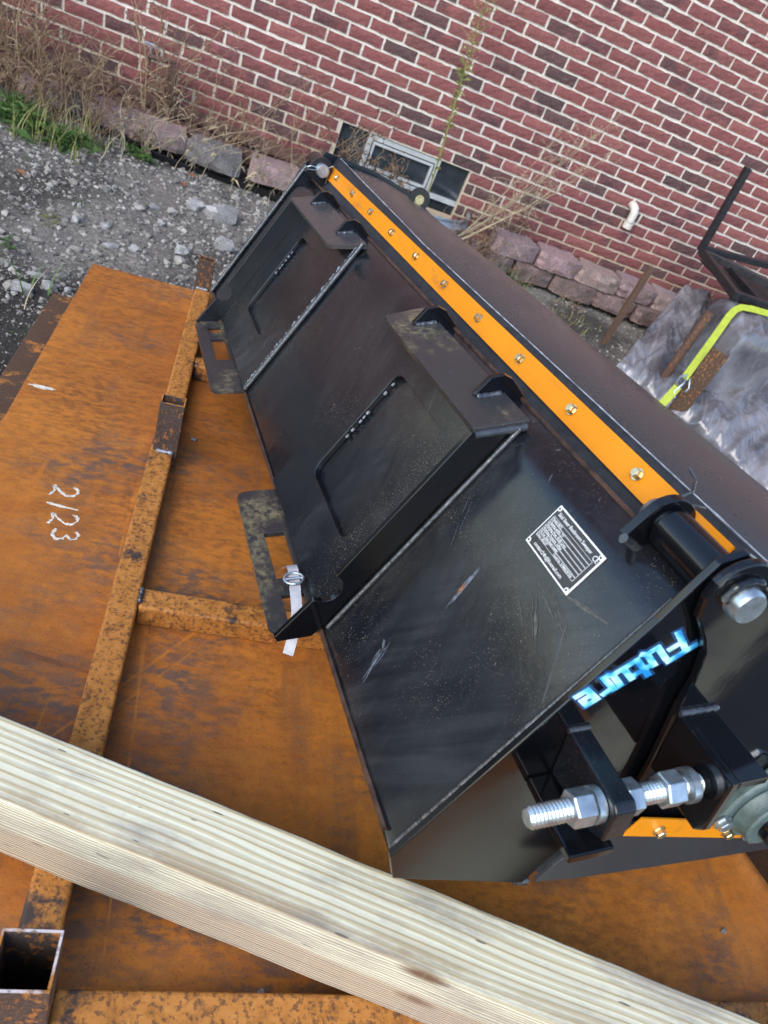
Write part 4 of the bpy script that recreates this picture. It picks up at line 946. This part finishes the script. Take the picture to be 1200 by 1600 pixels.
# ------------------------------------------------------------------ wrapped load, strap, posts and steel frame at right
def wrapped(name, label, quad, zlow, nu, nv, amp, loc=None):
    m = MB()
    a, b, c, d = [Vector(q) for q in quad]
    def top(u, v):
        p = (a * (1 - u) + b * u) * (1 - v) + (d * (1 - u) + c * u) * v
        e = min(u, 1 - u, v, 1 - v)
        for ang_, wl_, am_ in ((-30, 8.0, .020), (-58, 15.0, .012), (8, 21.0, .008), (-42, 38.0, .0045)):
            ca_, sa_ = math.cos(R(ang_)), math.sin(R(ang_)); a_ = p.x * ca_ + p.y * sa_; b_ = -p.x * sa_ + p.y * ca_
            q_ = noise.noise(Vector((a_ * wl_, b_ * wl_ * .16, ang_ * .3))) + .25 * noise.noise(Vector((a_ * wl_ * 2.3, b_ * wl_ * .5, 2)))
            p.z += am_ * (1 - 3.2 * min(.55, abs(q_)))
        p.z += amp * (noise.noise(Vector((p.x * 2.1, p.y * 2.1, 4))) + .5 * noise.noise(Vector((p.x * 6 + p.y * 3, p.y * 1.5, 8)))) - .05 * max(0, 1 - e / .08) ** 2
        return p
    for j in range(nv + 1):
        for i in range(nu + 1): m.v.append(top(i / nu, j / nv))
    m.f = [(j * (nu + 1) + i, j * (nu + 1) + i + 1, (j + 1) * (nu + 1) + i + 1, (j + 1) * (nu + 1) + i) for j in range(nv) for i in range(nu)]
    bnd = list(range(nu + 1)) + [j * (nu + 1) + nu for j in range(1, nv + 1)] + [nv * (nu + 1) + i for i in range(nu - 1, -1, -1)] + [j * (nu + 1) for j in range(nv - 1, 0, -1)]
    cen = (a + b + c + d) / 4; prev = bnd
    for k in range(1, 7):
        ring = []
        for bi in bnd:
            p = m.v[bi]; z = p.z + (zlow - p.z) * k / 6; o = (p - cen); o.z = 0; o.normalize()
            w_ = .015 * noise.noise(Vector((p.x * 5, p.y * 5, z * 3))) + .01 * math.sin(k)
            ring.append(len(m.v)); m.v.append(Vector((p.x + o.x * w_, p.y + o.y * w_, z)))
        m.f += [(prev[i], ring[i], ring[(i + 1) % len(ring)], prev[(i + 1) % len(ring)]) for i in range(len(ring))]; prev = ring
    o = m.build(name, FILM, smooth=35); tag(o, label, 'wrapped goods'); return o
wrapped('wrapped_load', 'large load wrapped in grey stretch film behind the sweeper', [(1.97, -.50, -.02), (3.3, -.45, .0), (2.8, -2.9, -.42), (1.43, -1.20, -.36)], -.5, 170, 170, .03)
wrapped('wrapped_bundle', 'smaller film wrapped bundle under the lime strap on the load', [(1.82, -1.05, .10), (2.9, -.75, .16), (2.9, -1.35, .14), (1.86, -1.38, .07)], -.30, 80, 50, .01)
t = thing('tie_down_strap', 'lime yellow tie down strap pulled over the film wrapped load', 'strap', Vector((0, 0, 0)))
m = MB(); m.ribbon([(2.6, -1.18, .175), (2.2, -1.19, .155), (1.95, -1.19, .138), (1.885, -1.195, .128), (1.845, -1.215, .108), (1.815, -1.245, .075), (1.79, -1.28, .04), (1.70, -1.40, -.08), (1.60, -1.53, -.215)], .038, (-.45, -.55, .7), .003); m.build('webbing', LIME, t, smooth=50)
m = MB(); m.ribbon([(1.575, -1.56, -.255), (1.535, -1.60, -.31), (1.50, -1.63, -.36)], .042, (-.45, -.55, .7), .008); m.build('strap_end', LIME, t, smooth=50)
m = MB(); m.tube([(1.615, -1.51, -.20), (1.60, -1.55, -.225), (1.575, -1.57, -.25), (1.55, -1.56, -.235), (1.57, -1.53, -.21), (1.61, -1.52, -.195)], .006, 8); m.tube([(1.59, -1.56, -.23), (1.555, -1.585, -.275), (1.57, -1.60, -.30)], .006, 8); m.tube([(1.63, -1.53, -.205), (1.645, -1.55, -.245), (1.625, -1.57, -.265)], .005, 8); m.build('hook', ZINC, t, smooth=50)
m = MB(); m.prism([(-.045, .032), (-.045, .0), (.045, .0), (.045, .032), (.039, .032), (.039, .006), (-.039, .006), (-.039, .032)], lambda u, v, d: (u, v, d), -.50, .0)
o = m.build('channel_post', m_post('speckled_rust_post', (.06, .036, .024), (.36, .15, .035)), bevel=.002); o.matrix_world = Matrix.Translation((1.69, -1.53, -.02)) @ Matrix.Rotation(R(-30), 4, 'Z'); tag(o, 'upright rusty steel channel post in front of the wrapped load', 'post')
m = MB(); m.tube([(0, 0, -.56), (0, 0, -.06), (0, 0, 0)], .024, 12); o = m.build('pipe_post', m_post('brown_pipe', (.075, .045, .035)), smooth=40); o.location = (1.66, -1.30, .075); tag(o, 'rusty pipe post poking out of the stretch film', 'post')
m = MB(); m.box(-.0165, .0165, -.0165, .0165, -.5, .0); o = m.build('square_post', m_post('brown_square_post', (.08, .048, .034), (.16, .08, .04)), bevel=.003); o.location = (1.455, -.9, .085); tag(o, 'thin rusty square post standing between sweeper and garden blocks', 'post')
t = thing('steel_stand', 'black square tube steel stand with upright post before the wall', 'stand', Vector((0, 0, 0)))
J = Vector((1.925, -.5, .185))
def sq(p0, p1, r, name):
    m = MB(); p0 = Vector(p0); p1 = Vector(p1); d = (p1 - p0).normalized(); u = d.cross(Vector((0, 0, 1))); u = Vector((1, 0, 0)) if u.length < .1 else u.normalized(); v = u.cross(d)
    m.v = [p + u * a + v * b for p in (p0, p1) for a, b in ((-r, -r), (r, -r), (r, r), (-r, r))]; m.f = [(3, 2, 1, 0), (4, 5, 6, 7), (0, 1, 5, 4), (1, 2, 6, 5), (2, 3, 7, 6), (3, 0, 4, 7)]
    m.build(name, STEELBLK, t, bevel=.003)
sq(J + Vector((0, 0, -.02)), (1.885, -.5, .66), .019, 'upright'); sq(J, (2.9, -.46, .27), .018, 'rail'); sq(J + Vector((0, -.01, -.015)), (2.55, -.85, .19), .022, 'brace'); sq(J + Vector((-.005, -.02, -.01)), (1.875, -1.12, .15), .022, 'rail'); sq((2.9, -.47, .25), (2.85, -1.2, .18), .02, 'rail'); sq((1.90, -1.09, .155), (2.86, -1.1, .17), .018, 'rail'); sq((2.1, -.5, .16), (2.1, -1.09, .14), .016, 'slat')
m = MB(); m.box(1.94, 2.88, -1.08, -.53, .12, .128); m.build('deck', STEELBLK, t)

# ------------------------------------------------------------------ weeds and grass
def stem_pts(rnd, base, h, lean, n=9, wob=.03):
    pts = []; b = Vector(base); ph = rnd.uniform(0, 6)
    for i in range(n + 1):
        u = i / n; pts.append(b + Vector((lean[0] * u ** 1.5 + wob * math.sin(ph + u * 4) * u, lean[1] * u ** 1.5 + wob * math.cos(ph * 1.3 + u * 3.4) * u, h * u)))
    return pts
def leaf(m, p, d, L, wd, up=Vector((0, 0, 1)), droop=.2):
    d = d.normalized(); sd = d.cross(up); sd = sd.normalized() if sd.length > .01 else Vector((1, 0, 0))
    a = p; b = p + d * L * .5 + up * L * .08; c = p + d * L - up * L * droop
    m.add([a, b + sd * wd, c, b - sd * wd], [(0, 1, 2), (0, 2, 3)])
def dry_weed(px, label, nst, h, spread, lean=(0, 0), heads=True, pale=False, seed=0, base=None, rad=.0022, twigs=6, hs=1.0):
    rad *= 1.5; nst = int(nst * 1.4)
    rnd = random.Random(seed); b = Vector(base) if base else groundpt(*px)
    t = thing('dry_weed', label, 'weed', b); ms = MB(); mh = MB()
    for k in range(nst):
        o = Vector((rnd.gauss(0, spread), rnd.gauss(0, spread * .6), -.02)); hh = h * rnd.uniform(.55, 1.05)
        P = stem_pts(rnd, o, hh, (lean[0] + rnd.gauss(0, .22) * hh, lean[1] + rnd.gauss(0, .12) * hh), wob=.06)
        ms.tube(P, lambda u: rad * (1 - .65 * u), 4, False)
        for q in range(twigs):
            i = rnd.randrange(3, len(P)); u = rnd.random() * 6.28; L = hh * rnd.uniform(.06, .22); d = Vector((math.cos(u), math.sin(u) * .7, rnd.uniform(.3, 1.2))).normalized()
            Q = [P[i], P[i] + d * L * .5 + Vector((0, 0, .01)), P[i] + d * L]; ms.tube(Q, rad * .45, 3, False)
            if heads and rnd.random() < .75:
                for _ in range(rnd.randrange(3, 8)):
                    dd = Vector((rnd.gauss(0, 1), rnd.gauss(0, 1), rnd.gauss(0, 1))).normalized(); leaf(mh, Q[-1], dd, rnd.uniform(.006, .016) * hs, .0025 * hs)
            elif rnd.random() < .5: leaf(mh, Q[1], d + Vector((0, 0, -.8)), rnd.uniform(.015, .035), .0018)
        for q in range(3): leaf(mh, P[rnd.randrange(1, 6)], Vector((rnd.gauss(0, 1), rnd.gauss(0, 1), -.3)), rnd.uniform(.02, .06), .0016, droop=.5)
    stuff(ms.build('stem', STRAW if pale else DRY, t))
    if mh.v: stuff(mh.build('seed_head', STRAW if pale else DRYB, t))
def grass(px, label, n, h, spread, mat, seed=0, base=None, name='grass_tuft', wd=.003):
    rnd = random.Random(seed); b = Vector(base) if base else groundpt(*px); m = MB()
    for k in range(n):
        o = Vector((rnd.gauss(0, spread), rnd.gauss(0, spread), 0)); a = rnd.uniform(0, 6.28); L = h * rnd.uniform(.4, 1.1); ln = rnd.uniform(.2, .9)
        prev = None; w0 = wd * rnd.uniform(.6, 1.3); sd = Vector((-math.sin(a), math.cos(a), 0))
        for i in range(5):
            u = i / 4; p = o + Vector((math.cos(a) * L * ln * u ** 1.8, math.sin(a) * L * ln * u ** 1.8, L * (u - .35 * ln * u * u))); ww = w0 * (1 - u * .93)
            cur = (len(m.v), len(m.v) + 1); m.v += [p + sd * ww, p - sd * ww]
            if prev: m.f.append((prev[0], prev[1], cur[1], cur[0]))
            prev = cur
    o = m.build(name, mat); o.location = b; tag(o, label, 'grass'); return o
def blades(px, label, n, h, mat, seed, wd):
    rnd = random.Random(seed); t = thing('grass_tuft', label, 'grass', groundpt(*px))
    for k in range(n):
        m = MB(); o = Vector((rnd.gauss(0, .03), rnd.gauss(0, .03), -.005)); a = rnd.uniform(0, 6.28); L = h * rnd.uniform(.5, 1.1); ln = rnd.uniform(.3, .9); sd = Vector((-math.sin(a), math.cos(a), 0))
        for i in range(6):
            u = i / 5; p = o + Vector((math.cos(a) * L * ln * u ** 1.8, math.sin(a) * L * ln * u ** 1.8, L * (u - .4 * ln * u * u))); ww = wd * (1 - u * .93); m.v += [p + sd * ww, p - sd * ww]
            if i: m.f.append((2 * i - 2, 2 * i - 1, 2 * i + 1, 2 * i))
        m.build('blade', mat, t)
def leafy(px, label, n, size, seed=0, base=None, mat=GREEN, feather=True):
    rnd = random.Random(seed); b = Vector(base) if base else groundpt(*px); m = MB()
    for k in range(n):
        a = rnd.uniform(0, 6.28); L = size * rnd.uniform(.5, 1.1); el = rnd.uniform(.15, 1.1); o = Vector((rnd.gauss(0, size * .35), rnd.gauss(0, size * .35), .005))
        d = Vector((math.cos(a) * math.cos(el), math.sin(a) * math.cos(el), math.sin(el)))
        for i in range(7):
            u = i / 6; p = o + d * L * u - Vector((0, 0, L * .35 * u * u)); sd = Vector((-math.sin(a), math.cos(a), .1))
            if feather:
                for s in (-1, 1): leaf(m, p, sd * s + d * .8, L * .30 * (1 - .6 * abs(u - .4)), L * .045)
        leaf(m, o, d, L, L * .05)
    o = m.build('leafy_weed', mat); o.location = b; tag(o, label, 'plant'); return o
dry_weed((255, 190), 'tall bunch of thin brown dry stalks rising before the wall tap', 9, .80, .05, (-.02, -.02), seed=3, base=(-1.27, -.20, -.40), rad=.0032, twigs=7)
dry_weed((300, 190), 'thin dark dry stalks beside the rail bracket', 6, .62, .07, (.05, 0), seed=4, base=(-1.10, -.22, -.40), rad=.0022, twigs=8)
dry_weed((380, 210), 'spindly brown weed with round seed heads left of the window', 8, .58, .12, (.10, 0), seed=5, base=(-.80, -.22, -.40), rad=.0018, twigs=10, hs=1.3)
dry_weed((480, 240), 'wiry dry weed with dark seed heads above the sweeper hinge', 6, .60, .09, (.16, -.02), seed=6, base=(-.42, -.22, -.38), rad=.0018, twigs=10, hs=1.5)
dry_weed((60, 190), 'dense pale dry brush at the top left edge of the picture', 26, .62, .17, (.0, -.05), seed=7, base=(-1.95, -.42, -.42), rad=.0022, twigs=8)
dry_weed((130, 200), 'tangled brown dry weeds between green plants and the rails', 24, .50, .15, (.05, -.08), seed=8, base=(-1.58, -.36, -.42), rad=.0020, twigs=8)
dry_weed((190, 225), 'bent straw coloured stalks drooping over the left blocks', 14, .36, .10, (.10, -.12), seed=9, base=(-1.34, -.40, -.42), rad=.0018, pale=True, twigs=4, heads=False)
dry_weed((0, 120), 'woolly grey brown dry weed in the left corner by the wall', 14, .70, .10, (.05, 0), seed=10, base=(-2.05, -.22, -.42), rad=.0024, twigs=12, hs=1.5)
dry_weed((330, 215), 'pale curling stalks leaning over the grey block', 9, .42, .12, (.12, -.10), seed=12, base=(-1.05, -.36, -.40), rad=.0016, pale=True, twigs=5, heads=False)
dry_weed((640, 300), 'small brown seed head weed in front of the window panes', 9, .33, .07, (-.05, -.02), seed=13, base=(.12, -.20, -.32), rad=.0016, twigs=9, hs=1.9)
dry_weed((560, 250), 'brown bushy seed head hanging beside the left window pane', 7, .38, .04, (.02, -.02), seed=14, base=(-.22, -.20, -.32), rad=.0018, twigs=9, hs=2.2)
dry_weed((720, 370), 'matted dry grass and stalks filling the window well', 34, .26, .13, (.08, -.02), seed=15, base=(.62, -.30, -.42), rad=.0014, pale=False, twigs=6)
dry_weed((790, 420), 'brown dead weed standing behind the right hand blocks', 5, .40, .05, (.0, 0), seed=16, base=(.92, -.10, -.36), rad=.0018, twigs=10, hs=1.6)
dry_weed(None, 'thin brown dry stalks in front of the right hand garden blocks', 12, .22, .22, (.04, -.02), seed=20, base=(1.02, -.45, -.45), rad=.0012, twigs=6)
dry_weed(None, 'fine tangle of grey brown twigs over the left end of the rails', 10, .26, .16, (.05, -.06), seed=17, base=(-1.48, -.28, -.36), rad=.0012, twigs=9)
dry_weed(None, 'knee high brown dry stalks behind the ferny green weeds', 22, .42, .14, (.02, -.10), seed=18, base=(-1.80, -.50, -.42), rad=.0016, twigs=8)
dry_weed(None, 'fine pale dry stems crossing in front of the pink block', 12, .34, .16, (.06, -.04), seed=19, base=(-.62, -.36, -.40), rad=.0010, pale=True, twigs=7, heads=False)
# leaning feathery weed
def plume():
    rnd = random.Random(31); b = Vector((.50, -.30, -.36)); t = thing('dry_weed', 'pale feathery dry weed leaning right across the bricks', 'weed', b); ms = MB(); mh = MB()
    tips = [(.40, -.04, .72), (.62, -.05, 1.02), (.52, -.03, .86), (.33, -.05, .80), (.55, -.06, .70), (.70, -.05, .85)]
    for q, tp in enumerate(tips):
        P = [Vector((tp[0] * u, tp[1] * u, tp[2] * u - .08 * math.sin(u * 3.1) + .012 * math.sin(q + u * 9))) for u in [i / 12 for i in range(13)]]
        ms.tube(P, lambda u: .0042 * (1 - .8 * u), 5, False)
        for k in range(34):
            i = rnd.randrange(5, 13); a = rnd.gauss(0, .8); d = (P[min(i, 12)] - P[i - 1]).normalized(); d = Vector((d.x * math.cos(a) - d.z * math.sin(a), rnd.gauss(0, .3), d.x * math.sin(a) + d.z * math.cos(a))).normalized(); L = rnd.uniform(.04, .16)
            Q = [P[i - 1], P[i - 1] + d * L * .6, P[i - 1] + d * L + Vector((0, 0, -.015))]; ms.tube(Q, .0008, 3, False)
            for _ in range(4): leaf(mh, Q[1] + (Q[2] - Q[1]) * rnd.random(), Vector((rnd.gauss(0, 1), rnd.gauss(0, 1), rnd.gauss(0, 1))), rnd.uniform(.010, .024), .0018)
    stuff(ms.build('stem', STRAW, t)); stuff(mh.build('seed_head', STRAW, t))
plume()
def goldenrod():
    rnd = random.Random(33); b = Vector((.27, -.32, -.40)); t = thing('flowering_weed', 'tall yellow green flowering weed standing before the basement window', 'weed', b); ms = MB(); mh = MB(); mg = MB()
    P = [Vector((-.10 * u + .012 * math.sin(u * 6), .01 * u, 1.45 * u)) for u in [i / 30 for i in range(31)]]
    ms.tube(P, lambda u: .0065 * (1 - .75 * u), 6, False)
    for i in range(8, 31):
        u = i / 30
        for k in range(12 if u > .4 else 5):
            a = rnd.uniform(0, 6.28); L = (.035 + .10 * max(0, u - .45) * 1.7) * rnd.uniform(.5, 1.1); d = Vector((math.cos(a), math.sin(a), rnd.uniform(.35, 1.0))).normalized(); p = P[i] + Vector((0, 0, rnd.uniform(-.03, .03)))
            if u < .66: leaf(mg, p, d, L * 1.1, .0035, droop=.3)
            else:
                ms.tube([p, p + d * L], .0008, 3, False)
                for _ in range(5): leaf(mh, p + d * L * rnd.uniform(.3, 1), Vector((rnd.gauss(0, 1), rnd.gauss(0, 1), rnd.gauss(0, 1))), rnd.uniform(.006, .013), .0025)
    stuff(ms.build('stem', YGREEN, t)); stuff(mg.build('leaf', YGREEN, t)); stuff(mh.build('flower', m_leaf('pale_flower', (.30, .27, .10), (.52, .46, .24)), t))
goldenrod()
grass((75, 215), 'yellow green grass blades among the dry weeds at left', 110, .22, .10, YGREEN, 41, wd=.003)
grass((130, 215), 'thin straw grass hanging toward the gravel at upper left', 110, .20, .12, STRAW, 42, wd=.0022)
leafy((35, 190), 'bright green ferny weed at the left edge by the gravel', 120, .15, 43); leafy((105, 225), 'green ferny weed in front of the dry grass', 60, .12, 44); leafy((217, 243), 'small bluish green ferny weed near the black edging', 28, .10, 45)
leafy((160, 232), 'low green sprigs at the foot of the dry weeds', 16, .06, 46); leafy((312, 250), 'tiny bright green sprout on the edging', 5, .04, 47, feather=True); leafy((418, 290), 'small green leaf by the sweeper corner and pink block', 6, .05, 48)
leafy((80, 345), 'small dull green plant low on the gravel bank', 8, .045, 49, mat=YGREEN); leafy((10, 385), 'scrap of green weed at the left picture edge', 10, .05, 50)
blades((70, 470), 'few green grass blades beside the dark soil and plate edge', 8, .17, GREEN, 51, .004); blades((60, 500), 'bent straw grass stalks on the dark soil', 6, .18, STRAW, 52, .0025)
grass(None, 'green grass clump beside the right hand blocks', 110, .13, .09, GREEN, 53, base=(.88, -.42, gh(.88, -.42)), wd=.004); grass(None, 'short mixed grass below the lower garden blocks', 60, .09, .15, YGREEN, 54, base=(1.25, -.62, gh(1.25, -.62)), wd=.003)
leafy(None, 'leafy green weed at the wall foot near the black steel stand', 12, .10, 55, base=(2.35, -.12, -.33), feather=True)
for i, (px, lab) in enumerate((((133, 197), 'curled brown leaf by the green ferny weed'), ((283, 288), 'dead oak leaf below the black edging'), ((285, 272), 'small dead leaf just above the oak leaf'), ((25, 268), 'flat tan leaf at the left of the bank'))):
    p = groundpt(*px); rnd = random.Random(60 + i); m = MB()
    for k in range(1): leaf(m, Vector((rnd.uniform(-.02, .02), rnd.uniform(-.02, .02), .004)), Vector((rnd.gauss(0, 1), rnd.gauss(0, 1), .2)), .06, .02)
    o = m.build('fallen_leaf', DEADLEAF); o.location = (p.x, p.y, p.z + .008); tag(o, lab, 'leaf')
